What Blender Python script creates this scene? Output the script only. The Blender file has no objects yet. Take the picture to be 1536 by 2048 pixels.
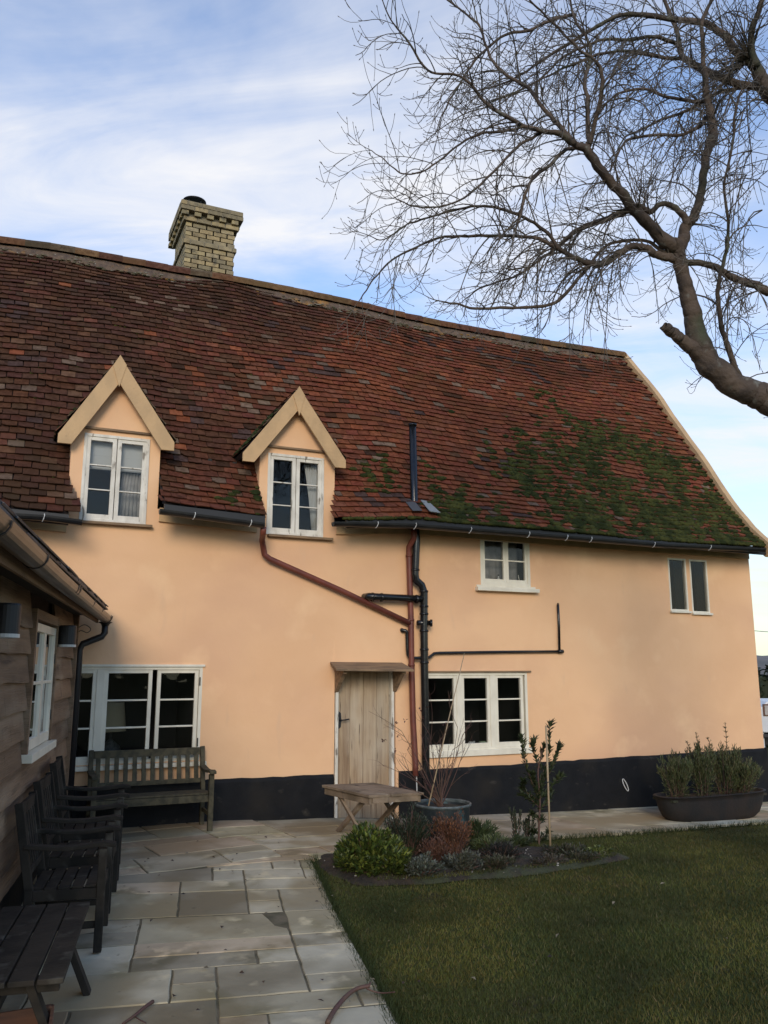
import bpy, math, random
import numpy as np
from mathutils import Vector, Matrix, noise
R=math.radians
random.seed(7)
rnd=random.random
def ru(a,b): return a+(b-a)*random.random()
SC=bpy.context.scene; COL=SC.collection
# ------------------------------------------------------------------ camera
F=1650.; TH=math.atan(311/F); YAW=R(24.2); CD=9.33
CAM=Vector((0,-CD,1.75))
fw=Vector((math.sin(YAW)*math.cos(TH),math.cos(YAW)*math.cos(TH),math.sin(TH)))
rt=Vector((math.cos(YAW),-math.sin(YAW),0)); up=rt.cross(fw)
cd=bpy.data.cameras.new('camera'); cam=bpy.data.objects.new('camera',cd); COL.objects.link(cam)
cd.sensor_fit='VERTICAL'; cd.sensor_height=24; cd.lens=F/2048*24; cd.clip_start=.05; cd.clip_end=3000
cam.matrix_world=Matrix(((rt.x,up.x,-fw.x,CAM.x),(rt.y,up.y,-fw.y,CAM.y),(rt.z,up.z,-fw.z,CAM.z),(0,0,0,1)))
SC.camera=cam
SC.render.resolution_x=768; SC.render.resolution_y=1024
SC.cycles.max_bounces=6; SC.cycles.transparent_max_bounces=12
# ------------------------------------------------------------------ world, sun, exposure
SUNDIR=Vector((0.42,1.0,-0.42)).normalized()      # the way the light travels
sel=math.asin(-SUNDIR.z); saz=math.atan2(-SUNDIR.x,-SUNDIR.y)
W=bpy.data.worlds.new('World'); SC.world=W; W.use_nodes=True
nt=W.node_tree; N=nt.nodes; L=nt.links; N.clear()
def nn(t,**k):
    n=N.new(t)
    for a,b in k.items(): setattr(n,a,b)
    return n
wo=nn('ShaderNodeOutputWorld'); bg=nn('ShaderNodeBackground'); bg.inputs[1].default_value=0.155
sky=nn('ShaderNodeTexSky',sky_type='NISHITA',sun_disc=False,sun_elevation=sel,sun_rotation=saz,air_density=1.0,dust_density=0.4,ozone_density=1.6)
tc=nn('ShaderNodeTexCoord'); sep=nn('ShaderNodeSeparateXYZ'); L.new(tc.outputs['Generated'],sep.inputs[0])
def mth(op,a,b=None):
    n=nn('ShaderNodeMath',operation=op)
    for i,v in enumerate((a,b)):
        if v is None: continue
        if isinstance(v,(int,float)): n.inputs[i].default_value=v
        else: L.new(v,n.inputs[i])
    return n.outputs[0]
zz=mth('ADD',mth('MAXIMUM',sep.outputs[2],0),.22)
cmb=nn('ShaderNodeCombineXYZ'); L.new(mth('DIVIDE',sep.outputs[0],zz),cmb.inputs[0]); L.new(mth('DIVIDE',sep.outputs[1],zz),cmb.inputs[1])
mp=nn('ShaderNodeMapping'); mp.inputs['Rotation'].default_value=(0,0,R(50)); mp.inputs['Scale'].default_value=(.75,1.15,1); mp.inputs['Location'].default_value=(7.07,-3.3,.83); L.new(cmb.outputs[0],mp.inputs[0])
n1=nn('ShaderNodeTexNoise'); n1.inputs['Scale'].default_value=1.0; n1.inputs['Detail'].default_value=7; n1.inputs['Roughness'].default_value=.52; n1.inputs['Distortion'].default_value=.35; L.new(mp.outputs[0],n1.inputs[0])
cr=nn('ShaderNodeValToRGB'); cr.color_ramp.elements[0].position=.42; cr.color_ramp.elements[1].position=.66; cr.color_ramp.interpolation='EASE'; L.new(n1.outputs[0],cr.inputs[0])
hz=nn('ShaderNodeMapRange'); hz.inputs[1].default_value=0; hz.inputs[2].default_value=.36; hz.inputs[3].default_value=1; hz.inputs[4].default_value=0; hz.interpolation_type='SMOOTHSTEP'; L.new(sep.outputs[2],hz.inputs[0])
mk=nn('ShaderNodeMixRGB'); mk.blend_type='MULTIPLY'; mk.inputs[0].default_value=1; L.new(sky.outputs[0],mk.inputs[1]); mk.inputs[2].default_value=(1.18,1.42,1.70,1)
m1=nn('ShaderNodeMixRGB'); n2=nn('ShaderNodeTexNoise'); n2.inputs['Scale'].default_value=3.4; n2.inputs['Detail'].default_value=8; n2.inputs['Roughness'].default_value=.6; n2.inputs['Distortion'].default_value=.8
mp2=nn('ShaderNodeMapping'); mp2.inputs['Scale'].default_value=(.5,1.5,1); L.new(mp.outputs[0],mp2.inputs[0]); L.new(mp2.outputs[0],n2.inputs[0])
cr2=nn('ShaderNodeMapRange'); cr2.inputs[1].default_value=.33; cr2.inputs[2].default_value=.62; cr2.inputs[3].default_value=.45; cr2.inputs[4].default_value=1.0; L.new(n2.outputs[0],cr2.inputs[0])
L.new(mth('MULTIPLY',mth('MULTIPLY',cr.outputs[0],.97),cr2.outputs[0]),m1.inputs[0]); L.new(mk.outputs[0],m1.inputs[1]); m1.inputs[2].default_value=(6.2,6.2,6.35,1)
m2=nn('ShaderNodeMixRGB'); L.new(mth('MULTIPLY',hz.outputs[0],.8),m2.inputs[0]); L.new(m1.outputs[0],m2.inputs[1]); m2.inputs[2].default_value=(5.9,6.0,4.6,1)
L.new(m2.outputs[0],bg.inputs[0]); L.new(bg.outputs[0],wo.inputs[0])
sl=bpy.data.lights.new('sun','SUN'); sl.energy=1.85; sl.angle=R(22); sl.color=(1,.84,.64)
so=bpy.data.objects.new('sun',sl); COL.objects.link(so); so.rotation_euler=SUNDIR.to_track_quat('-Z','Y').to_euler()
SC.view_settings.view_transform='Standard'; SC.view_settings.look='None'; SC.view_settings.exposure=0; SC.view_settings.gamma=1
# ------------------------------------------------------------------ pixel -> place (survey of the photograph)
def ray(x,y): return fw*F+rt*(x-768)+up*(1024-y)
def wl(x,y,Y=0):
    r=ray(x,y); return CAM+r*((Y-CAM.y)/r.y)
def gd(x,y,z=0):
    r=ray(x,y); return CAM+r*((z-CAM.z)/r.z)
def dp(x,y,d): return CAM+ray(x,y)*(d/F)
def wx(x,y=1400,Y=0): return wl(x,y,Y).x
def wz(x,y,Y=0): return wl(x,y,Y).z
def lerp(a,b,t): return a+(b-a)*t
def interp(xs,ys,x): return float(np.interp(x,xs,ys))
def sm(a,b,x):
    t=max(0,min(1,(x-a)/(b-a))); return t*t*(3-2*t)
def nz(x,y=0,z=0): return noise.noise(Vector((x,y,z)))
GX=[-6,2.2,3.6,4.2,6.5,8.4,10.5,14]; GZ=[.14,.12,.05,.0,-.08,-.13,-.2,-.25]
def gz(x,y): return interp(GX,GZ,x)*sm(-3.6,-1.4,y)
# ------------------------------------------------------------------ mesh helpers
class MB:
    def __init__(s): s.v=[]; s.f=[]; s.c=[]
    def add(s,vs,fs,c=None):
        b=len(s.v); s.v.extend([tuple(v) for v in vs]); s.f.extend([tuple(b+i for i in f) for f in fs]); s.c.extend([c or (1,1,1)]*len(vs)); return s
    def box(s,a,b,c=None):
        x0,y0,z0=a; x1,y1,z1=b
        if x0>x1:x0,x1=x1,x0
        if y0>y1:y0,y1=y1,y0
        if z0>z1:z0,z1=z1,z0
        return s.add([(x0,y0,z0),(x1,y0,z0),(x1,y1,z0),(x0,y1,z0),(x0,y0,z1),(x1,y0,z1),(x1,y1,z1),(x0,y1,z1)],[(0,3,2,1),(4,5,6,7),(0,1,5,4),(1,2,6,5),(2,3,7,6),(3,0,4,7)],c)
    def beam(s,p0,p1,w,h,upv=(0,0,1),c=None):
        p0=Vector(p0);p1=Vector(p1); d=(p1-p0).normalized(); u=Vector(upv); sd=d.cross(u)
        if sd.length<1e-4: sd=d.cross(Vector((1,0,0)))
        sd.normalize(); u=sd.cross(d).normalized()
        vs=[]
        for p in (p0,p1):
            for a,b in ((-1,-1),(1,-1),(1,1),(-1,1)): vs.append(p+sd*(a*w/2)+u*(b*h/2))
        return s.add(vs,[(0,1,2,3),(7,6,5,4),(0,4,5,1),(1,5,6,2),(2,6,7,3),(3,7,4,0)],c)
    def tube(s,pts,rad,n=8,cap=True,c=None):
        pts=[Vector(p) for p in pts]; m=len(pts)
        if isinstance(rad,(int,float)): rad=[rad]*m
        b=len(s.v); prev=None
        for i,p in enumerate(pts):
            t=(pts[min(i+1,m-1)]-pts[max(i-1,0)])
            t=t.normalized() if t.length>1e-9 else Vector((0,0,1))
            if prev is None:
                a=t.cross(Vector((0,0,1)))
                if a.length<.1: a=t.cross(Vector((1,0,0)))
            else: a=prev-t*prev.dot(t)
            a.normalize(); prev=a; q=t.cross(a)
            for k in range(n):
                an=2*math.pi*k/n; s.v.append(tuple(p+(a*math.cos(an)+q*math.sin(an))*rad[i])); s.c.append(c or (1,1,1))
        for i in range(m-1):
            for k in range(n):
                k2=(k+1)%n; s.f.append((b+i*n+k,b+i*n+k2,b+(i+1)*n+k2,b+(i+1)*n+k))
        if cap:
            s.f.append(tuple(b+k for k in range(n-1,-1,-1))); s.f.append(tuple(b+(m-1)*n+k for k in range(n)))
        return s
    def lathe(s,prof,cen,n=24,sx=1,sy=1):
        b=len(s.v); cx,cy,cz=cen
        for r,z in prof:
            for k in range(n):
                an=2*math.pi*k/n; s.v.append((cx+r*sx*math.cos(an),cy+r*sy*math.sin(an),cz+z)); s.c.append((1,1,1))
        for i in range(len(prof)-1):
            for k in range(n):
                k2=(k+1)%n; s.f.append((b+i*n+k,b+i*n+k2,b+(i+1)*n+k2,b+(i+1)*n+k))
        return s
    def prism(s,poly,axis,a,b,c=None):
        n=len(poly); vs=[]
        for t in (a,b):
            for p,q in poly:
                vs.append({'x':(t,p,q),'y':(p,t,q),'z':(p,q,t)}[axis])
        fs=[tuple(range(n-1,-1,-1)),tuple(range(n,2*n))]+[(i,(i+1)%n,n+(i+1)%n,n+i) for i in range(n)]
        return s.add(vs,fs,c)
    def build(s,name,mat,parent=None,smooth=False,bevel=0,tint=False,kind=None,label=None,sol=0,recalc=False):
        o0=Vector((0,0,0)); p=parent
        while p is not None: o0=o0+p.location; p=p.parent
        me=bpy.data.meshes.new(name); me.from_pydata([(v[0]-o0.x,v[1]-o0.y,v[2]-o0.z) for v in s.v],[],s.f)
        me.materials.append(mat)
        if tint:
            at=me.color_attributes.new('tint','FLOAT_COLOR','POINT')
            at.data.foreach_set('color',np.array([(c[0],c[1],c[2],1) for c in s.c],dtype=np.float32).ravel())
        if recalc:
            import bmesh
            bm=bmesh.new(); bm.from_mesh(me); bmesh.ops.recalc_face_normals(bm,faces=bm.faces); bm.to_mesh(me); bm.free()
        if smooth: me.polygons.foreach_set('use_smooth',[True]*len(me.polygons))
        me.update()
        o=bpy.data.objects.new(name,me); COL.objects.link(o)
        if parent: o.parent=parent
        if bevel:
            m=o.modifiers.new('b','BEVEL'); m.width=bevel; m.segments=2; m.limit_method='ANGLE'; m.angle_limit=R(40)
        if sol:
            m=o.modifiers.new('s','SOLIDIFY'); m.thickness=sol; m.offset=0
        if kind: o['kind']=kind
        if label: o['label']=label
        return o
def tag(o,label=None,cat=None,group=None,kind=None):
    for k,v in (('label',label),('category',cat),('group',group),('kind',kind)):
        if v: o[k]=v
    return o
def thing(name,label,cat,loc=(0,0,0),rz=0,group=None):
    o=bpy.data.objects.new(name,None); COL.objects.link(o); o.location=loc; o.rotation_euler=(0,0,rz); o.empty_display_size=.1
    return tag(o,label,cat,group)
def ctree(o,parent=None):
    c=o.copy(); COL.objects.link(c); c.parent=parent
    for ch in [q for q in o.children]: ctree(ch,c)
    return c
def catmull(pts,k=6):
    P=[Vector(p) for p in pts]; out=[]; n=len(P)
    for i in range(n-1):
        p0=P[max(i-1,0)];p1=P[i];p2=P[i+1];p3=P[min(i+2,n-1)]
        for j in range(k):
            t=j/k; out.append(.5*((2*p1)+(p2-p0)*t+(2*p0-5*p1+4*p2-p3)*t*t+(3*p1-p0-3*p2+p3)*t**3))
    out.append(P[-1]); return out
# ------------------------------------------------------------------ materials
def mat(name,col,col2=None,rough=.75,scale=6,stretch=(1,1,1),bump=0,bscale=40,bstretch=(1,1,1),tint=False,metal=0,lo=.4,hi=.62,detail=6,spots=None,spec=.5,sss=0,grime=None):
    m=bpy.data.materials.new(name); m.use_nodes=True; T=m.node_tree; n=T.nodes; l=T.links; bs=n['Principled BSDF']
    bs.inputs['Roughness'].default_value=rough; bs.inputs['Metallic'].default_value=metal; bs.inputs['Specular IOR Level'].default_value=spec
    tcx=n.new('ShaderNodeTexCoord')
    def noi(sc,st,det,dist=0):
        mpp=n.new('ShaderNodeMapping'); mpp.inputs['Scale'].default_value=st; l.new(tcx.outputs['Object'],mpp.inputs[0])
        q=n.new('ShaderNodeTexNoise'); q.inputs['Scale'].default_value=sc; q.inputs['Detail'].default_value=det; q.inputs['Distortion'].default_value=dist; l.new(mpp.outputs[0],q.inputs[0]); return q.outputs[0]
    def ramp(src,a,b):
        q=n.new('ShaderNodeMapRange'); q.inputs[1].default_value=a; q.inputs[2].default_value=b; l.new(src,q.inputs[0]); return q.outputs[0]
    def mix(f,a,b,mode='MIX'):
        q=n.new('ShaderNodeMixRGB'); q.blend_type=mode
        for i,v in enumerate((f,a,b)):
            if isinstance(v,(int,float)): q.inputs[i].default_value=v
            elif isinstance(v,tuple): q.inputs[i].default_value=(*v,1)
            else: l.new(v,q.inputs[i])
        return q.outputs[0]
    c=tuple(col)
    if col2: c=mix(ramp(noi(scale,stretch,detail,.3),lo,hi),tuple(col),tuple(col2))
    if spots:      # (colour, scale, lo, hi, stretch)
        for sc_,s_,a_,b_,st_ in spots: c=mix(ramp(noi(s_,st_,4),a_,b_),c,tuple(sc_))
    if tint:
        at=n.new('ShaderNodeAttribute'); at.attribute_name='tint'; c=mix(1.0,c,at.outputs['Color'],'MULTIPLY')
    if isinstance(c,tuple): bs.inputs['Base Color'].default_value=(*c,1)
    else: l.new(c,bs.inputs['Base Color'])
    if bump:
        b=n.new('ShaderNodeBump'); b.inputs['Strength'].default_value=1; b.inputs['Distance'].default_value=bump; l.new(noi(bscale,bstretch,8),b.inputs['Height']); l.new(b.outputs[0],bs.inputs['Normal'])
    return m
M={}
M['plaster']=mat('plaster',(.81,.50,.28),(.76,.455,.25),.85,.8,bump=.016,bscale=2.6,spots=[((.69,.405,.24),.45,.46,.70,(1,1,1.6)),((.83,.53,.30),1.7,.56,.74,(1,1,1)),((.70,.44,.265),5,.64,.82,(1,1,.3))])
M['trim']=mat('painted_trim',(.56,.365,.185),(.47,.31,.16),.75,5,(1,1,.6),bump=.003,bscale=30,spots=[((.34,.23,.12),14,.66,.8,(1,1,1))])
M['plinth']=mat('plinth_paint',(.0055,.006,.0075),(.008,.0085,.010),.75,6,bump=.006,bscale=14,spots=[((.016,.014,.012),2.0,.5,.7,(1,1,1)),((.045,.04,.033),7,.64,.80,(1,1,1.5)),((.12,.115,.105),34,.745,.78,(1,1,1))],spec=.25)
M['tile']=mat('roof_tile',(1,1,1),(.66,.62,.60),.95,16,tint=True,spec=.12,bump=.003,bscale=60,spots=[((1.5,1.6,1.45),22,.70,.78,(1,1,1)),((.42,.42,.42),11,.62,.72,(1,1,1)),((.66,.70,.66),1.1,.52,.66,(1,1,1)),((2.6,2.7,2.4),38,.745,.78,(1,1,1))])
M['under']=mat('roof_felt',(.03,.02,.018),rough=.95)
M['moss']=mat('moss',(.020,.026,.008),(.064,.066,.018),.98,5,bump=.008,bscale=90,spots=[((.022,.030,.010),18,.5,.66,(1,1,1)),((.070,.070,.022),3,.6,.72,(1,1,1))],spec=.1)
M['white']=mat('white_paint',(.76,.71,.58),(.68,.63,.51),.5,7,(1,1,.5),bump=.001,bscale=30)
M['whiteold']=mat('peeling_white_paint',(.72,.68,.59),(.58,.54,.46),.6,8,(1,1,.5),bump=.003,bscale=40,spots=[((.20,.17,.13),13,.60,.68,(1.4,1,.4))])
M['wood_grey']=mat('weathered_hood_wood',(.26,.17,.095),(.15,.10,.06),.85,4,(1,6,6),bump=.004,bscale=14,bstretch=(1,8,8))
M['door']=mat('old_door_wood',(.40,.29,.18),(.26,.17,.10),.85,3.2,(9,3,.55),bump=.004,bscale=10,bstretch=(12,3,.7),lo=.38,hi=.66,tint=True,spots=[((.52,.44,.33),1.3,.42,.66,(1.5,1,.6)),((.12,.085,.055),5,.63,.73,(7,1,.6))])
M['bench']=mat('weathered_teak',(.10,.085,.052),(.055,.05,.034),.85,5,(3,3,3),bump=.003,bscale=30,spots=[((.11,.10,.065),7,.6,.75,(1,1,1))],spec=.2)
M['chair']=mat('dark_teak',(.040,.034,.027),(.022,.020,.017),.8,6,bump=.003,bscale=30,spots=[((.085,.08,.066),7,.60,.74,(1,1,1))],spec=.15)
M['tablew']=mat('pine_table_wood',(.25,.185,.125),(.13,.095,.06),.8,3,(1,1,1),bump=.003,bscale=12,bstretch=(9,1,9),spots=[((.06,.045,.035),5,.6,.72,(2,1,2)),((.36,.29,.20),4,.58,.75,(1,1,1))])
M['board']=mat('weatherboard',(.25,.160,.095),(.16,.10,.060),.85,1.6,(1,.5,5),bump=.008,bscale=8,bstretch=(.7,.5,14),tint=True,spots=[((.31,.235,.16),1.5,.52,.70,(1,.6,1.6)),((.07,.045,.03),2.2,.60,.74,(1,.5,4)),((.085,.06,.04),9,.66,.76,(1,1.6,.35))])
M['slate']=mat('slate',(.045,.052,.065),(.075,.082,.095),.55,5,bump=.003,bscale=20,tint=True)
M['pipe']=mat('black_cast_pipe',(.008,.008,.009),(.012,.012,.013),.22,6,bump=.001,bscale=25,spots=[((.14,.11,.08),11,.75,.79,(1,1,1))])
M['gutter']=mat('black_gutter',(.010,.010,.011),(.018,.017,.016),.4,6)
M['gutter_reflect']=mat('gutter_tan_reflection',(.13,.09,.058),(.08,.055,.036),.35,4,spec=.8)  # tan reflection of the wall put into the base colour of a black gutter
M['redpipe']=mat('red_brown_pipe',(.17,.045,.028),(.12,.032,.022),.5,6,bump=.001,bscale=20,spots=[((.24,.16,.12),14,.68,.76,(1,1,1))])
M['brick']=mat('yellow_stock_brick',(.34,.275,.16),(.24,.195,.12),.9,12,tint=True,bump=.005,bscale=40,spots=[((.10,.09,.065),6,.58,.72,(1,1,1))])
M['mortar']=mat('mortar',(.20,.175,.125),rough=.95)
M['iron']=mat('black_iron',(.012,.012,.014),rough=.5)
M['clip']=mat('pale_clip',(.55,.55,.53),rough=.4)
M['slab']=mat('sandstone_slab',(1,1,1),(.66,.64,.60),.9,1.6,(1,1.2,1),tint=True,bump=.006,bscale=9,spots=[((.50,.48,.38),2.2,.53,.68,(1,1,1)),((1.25,1.2,1.1),4.5,.58,.70,(1,1,1)),((.62,.56,.46),.9,.52,.62,(1,1,1)),((.35,.33,.28),14,.68,.78,(1,1,1))])
M['joint']=mat('sand_joint',(.15,.125,.08),(.07,.065,.035),.95,6,bump=.006,bscale=40)
M['lawn']=mat('lawn_soil',(.040,.050,.014),(.062,.064,.020),.95,1.4,bump=.02,bscale=30,spots=[((.055,.046,.024),2.4,.60,.72,(1,1,1))],spec=.1)
M['grass']=mat('grass_blade',(1,1,1),rough=.7,tint=True,spec=.2)
M['soil']=mat('bed_soil',(.040,.028,.018),(.018,.014,.009),.95,9,bump=.03,bscale=22,spots=[((.035,.040,.018),3,.5,.6,(1,1,1))])
M['leaf']=mat('leaf',(1,1,1),(.65,.65,.65),.55,9,tint=True,spec=.35)
M['bark']=mat('ash_bark',(.095,.066,.047),(.048,.034,.026),.85,5,(1,1,1),bump=.022,bscale=16,spots=[((.15,.145,.125),9,.60,.72,(1,1,1)),((.05,.06,.032),2.2,.56,.72,(1,1,1)),((.30,.29,.26),26,.74,.78,(1,1,1))])
M['twig']=mat('twig_bark',(.105,.084,.064),(.065,.053,.041),.75,3)
M['stem']=mat('brown_stem',(.10,.055,.035),(.07,.03,.03),.7,6)
M['stake']=mat('bamboo_stake',(.36,.27,.16),(.28,.20,.12),.6,8)
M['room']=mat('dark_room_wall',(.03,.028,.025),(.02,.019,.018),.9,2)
M['cloth']=mat('curtain_cloth',(.42,.39,.36),(.32,.30,.28),.9,8)
M['blind']=mat('roman_blind',(.62,.61,.58),rough=.9)
M['pot']=mat('verdigris_pot',(.010,.016,.018),(.03,.10,.11),.55,5,(1,1,.8),lo=.58,hi=.68,bump=.002,bscale=30,spots=[((.02,.022,.024),2.5,.5,.6,(1,1,1))])
M['potrim']=mat('grey_pot_rim',(.11,.13,.13),(.05,.065,.065),.5,20)
M['tub']=mat('rusty_black_tub',(.010,.008,.007),(.022,.013,.009),.7,5,bump=.003,bscale=30)
M['crate']=mat('crate_wood',(.15,.07,.04),(.09,.045,.028),.8,4,(1,8,8),bump=.002)
M['green']=mat('green_plastic',(.01,.16,.06),rough=.4)
M['caravan']=mat('caravan_panel',(.62,.63,.64),(.55,.56,.58),.4,2)
M['hedge']=mat('hedge_core',(.02,.028,.014),rough=.95)
M['shade']=mat('lamp_shade_cloth',(.42,.34,.20),rough=.9)
M['ceramic']=mat('grey_ceramic',(.12,.12,.10),(.05,.05,.05),.5,30)
M['hill']=mat('far_field',(.16,.13,.115),(.10,.09,.075),.95,.02)
def glassmat(name,tr=(.75,.78,.8),ior=1.45):
    m=bpy.data.materials.new(name); m.use_nodes=True; T=m.node_tree; n=T.nodes; l=T.links; n.clear()
    o=n.new('ShaderNodeOutputMaterial'); a=n.new('ShaderNodeBsdfTransparent'); a.inputs[0].default_value=(*tr,1); g=n.new('ShaderNodeBsdfGlossy'); g.inputs['Roughness'].default_value=.02
    fr=n.new('ShaderNodeFresnel'); fr.inputs[0].default_value=ior; mx=n.new('ShaderNodeMixShader'); l.new(fr.outputs[0],mx.inputs[0]); l.new(a.outputs[0],mx.inputs[1]); l.new(g.outputs[0],mx.inputs[2]); l.new(mx.outputs[0],o.inputs[0])
    bp=n.new('ShaderNodeBump'); bp.inputs['Distance'].default_value=.004; q=n.new('ShaderNodeTexNoise'); q.inputs['Scale'].default_value=3; tcx=n.new('ShaderNodeTexCoord'); l.new(tcx.outputs['Object'],q.inputs[0]); l.new(q.outputs[0],bp.inputs['Height']); l.new(bp.outputs[0],g.inputs['Normal']); l.new(bp.outputs[0],fr.inputs['Normal'])
    return m
M['glass']=glassmat('window_glass')
# ================================================================== GROUND
def sheet(name,xs,ys,zf,m,**k):
    b=MB(); nx=len(xs)
    b.v=[(x,y,zf(x,y)) for y in ys for x in xs]; b.c=[(1,1,1)]*len(b.v)
    b.f=[(j*nx+i,j*nx+i+1,(j+1)*nx+i+1,(j+1)*nx+i) for j in range(len(ys)-1) for i in range(nx-1)]
    return b.build(name,m,**k)
xs=[-900,-200,-50,-14]+[ -10+.5*i for i in range(60)]+[24,60,200,900]
ys=[-900,-200,-50,-16]+[-13+.5*i for i in range(42)]+[12,30,80,200,900]
def terr(x,y):
    far=max(abs(x-2),abs(y))
    return gz(x,y)-.035+(-.4*sm(14,60,far))
sheet('lawn',xs,ys,terr,M['lawn'],kind='structure',smooth=True)
# far hill seen past the gable
hb=MB(); n=40
pts=[]
for i in range(n+1):
    a=R(20)+R(60)*i/n
    for j,(r,h) in enumerate(((300,-2),(420,6),(520,9),(620,-4))):
        pts.append((CAM.x+r*math.sin(a),CAM.y+r*math.cos(a),h+2.2*nz(i*.7,j*3) if j in(1,2) else h))
hb.add(pts,[(i*4+j,i*4+j+1,(i+1)*4+j+1,(i+1)*4+j) for i in range(n) for j in range(3)])
hb.build('hill',M['hill'],kind='structure',smooth=True)
# paving: slabs clipped to regions
def clip(poly,reg):
    out=poly
    for i in range(len(reg)):
        a=reg[i]; b=reg[(i+1)%len(reg)]; inp=out; out=[]
        if not inp: return []
        def side(p): return (b[0]-a[0])*(p[1]-a[1])-(b[1]-a[1])*(p[0]-a[0])
        for k in range(len(inp)):
            p=inp[k]; q=inp[(k+1)%len(inp)]; sp=side(p); sq=side(q)
            if sp>=0: out.append(p)
            if (sp>=0)!=(sq>=0):
                t=sp/(sp-sq); out.append((p[0]+(q[0]-p[0])*t,p[1]+(q[1]-p[1])*t))
    return out
def inset(poly,d):
    n=len(poly); out=[]
    for i in range(n):
        p0=Vector(poly[i-1]);p1=Vector(poly[i]);p2=Vector(poly[(i+1)%n])
        e1=(p1-p0);e2=(p2-p1)
        if e1.length<1e-5 or e2.length<1e-5: return None
        e1.normalize();e2.normalize(); n1=Vector((-e1.y,e1.x)); n2=Vector((-e2.y,e2.x)); k=1+n1.dot(n2)
        if k<.2: return None
        out.append(tuple(p1+(n1+n2)*(d/k)))
    return out
def area(p): return sum(p[i-1][0]*p[i][1]-p[i][0]*p[i-1][1] for i in range(len(p)))/2
slabcols=[(.47,.415,.28),(.43,.38,.26),(.50,.45,.325),(.38,.335,.235),(.48,.385,.265),(.43,.39,.25),(.53,.485,.36),(.36,.32,.23),(.50,.405,.28)]
pav=MB()
def pave(reg,org,ang,ext,cell=.29,ztop=.0,seed=1):
    rs=random.Random(seed); ca,sa=math.cos(ang),math.sin(ang)
    nu=int(ext[0]/cell)+1; nv=int(ext[1]/cell)+1; occ=set()
    sizes=[(3,2),(2,2),(2,1),(3,1),(2,1),(3,1),(1,1),(4,2),(4,1),(3,2)]
    for v in range(nv):
        for u in range(nu):
            if (u,v) in occ: continue
            c=sizes[:]; rs.shuffle(c)
            for w,h in c+[(1,1)]:
                cells=[(u+i,v+j) for i in range(w) for j in range(h)]
                if all(q not in occ for q in cells): break
            occ.update(cells)
            p=[(u*cell,v*cell),((u+w)*cell,v*cell),((u+w)*cell,(v+h)*cell),(u*cell,(v+h)*cell)]
            p=[(org[0]+x*ca-y*sa,org[1]+x*sa+y*ca) for x,y in p]
            p=clip(p,reg)
            if len(p)<3 or area(p)<.006: continue
            q=[p[0]]
            for t in p[1:]:
                if (Vector(t)-Vector(q[-1])).length>.01: q.append(t)
            if (Vector(q[0])-Vector(q[-1])).length<.01: q.pop()
            if len(q)<3: continue
            # subdivide edges for a riven outline
            a=inset(q,rs.uniform(.003,.007)); 
            if not a or area(a)<.004: continue
            b2=inset(a,.006)
            if not b2: continue
            def riv(pl,amp):
                o=[]
                for i in range(len(pl)):
                    p0=Vector(pl[i]);p1=Vector(pl[(i+1)%len(pl)]); k=max(1,int((p1-p0).length/.07))
                    for j in range(k):
                        t=p0.lerp(p1,j/k)
                        if j: t=t+Vector((nz(t.x*9,t.y*9,seed),nz(t.x*9,t.y*9,seed+5)))*amp
                        o.append(tuple(t))
                return o
            A=riv(a,.008); B=[tuple(Vector(t)+(Vector(b2[0])*0)) for t in A]
            cx=sum(t[0] for t in A)/len(A); cy=sum(t[1] for t in A)/len(A)
            tl=(rs.uniform(-.006,.006),rs.uniform(-.006,.006)); dz=rs.uniform(-.002,.004)
            def Z(x,y,e): return gz(x,y)+ztop+dz+tl[0]*(x-cx)+tl[1]*(y-cy)-e
            top=[]
            for t in A:
                d=Vector((cx-t[0],cy-t[1])); d=d*(min(.006/max(d.length,.01),.4)); top.append((t[0]+d.x,t[1]+d.y))
            m_=len(A); vs=[(x,y,Z(x,y,0)) for x,y in top]+[(x,y,Z(x,y,.006)) for x,y in A]+[(x,y,Z(x,y,.03)) for x,y in A]
            fs=[tuple(range(m_))]+[(m_+i,m_+(i+1)%m_,(i+1)%m_,i) for i in range(m_)]+[(2*m_+i,2*m_+(i+1)%m_,m_+(i+1)%m_,m_+i) for i in range(m_)]
            cc=rs.choice(slabcols); f=rs.uniform(.85,1.12); pav.add(vs,fs,tuple(k*f for k in cc))
dA=R(12)
edge0=(2.60,-2.02); edge1=(1.88,-5.45); edge2=(1.0,-9.6)
regA=[(-4,-9.6),edge2,edge1,edge0,(2.6,-2.02),(-4,-2.02)]
# outline must be convex & ccw : left patio
pave([(-3,-9.6),(1.02,-9.6),(1.88,-5.45),(2.585,-2.0),(-3,-2.0)],(-3.4,-9.2),-dA,(8,10),cell=.25,seed=4)
pave([(-1,-2.0),(4.2,-2.0),(4.2,-.012),(-1,-.012)],(-1.6,-2.9),R(8),(7,5),cell=.24,seed=5)
pave([(4.2,-1.55),(13.5,-1.25),(13.5,-.012),(4.2,-.012)],(4.2,-1.9),0,(10,2.2),cell=.36,seed=8)
pav.build('patio',M['slab'],tint=True,kind='structure')
jb=MB()
def flat(poly,dz,bb,c=None):
    bb.add([(x,y,gz(x,y)+dz) for x,y in poly],[tuple(range(len(poly)))],c)
def gridpoly(reg,dz,bb,step=.5):
    x0=min(p[0] for p in reg);x1=max(p[0] for p in reg);y0=min(p[1] for p in reg);y1=max(p[1] for p in reg)
    x=x0
    while x<x1:
        y=y0
        while y<y1:
            p=clip([(x,y),(min(x+step,x1),y),(min(x+step,x1),min(y+step,y1)),(x,min(y+step,y1))],reg)
            if len(p)>2: flat(p,dz,bb)
            y+=step
        x+=step
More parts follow.
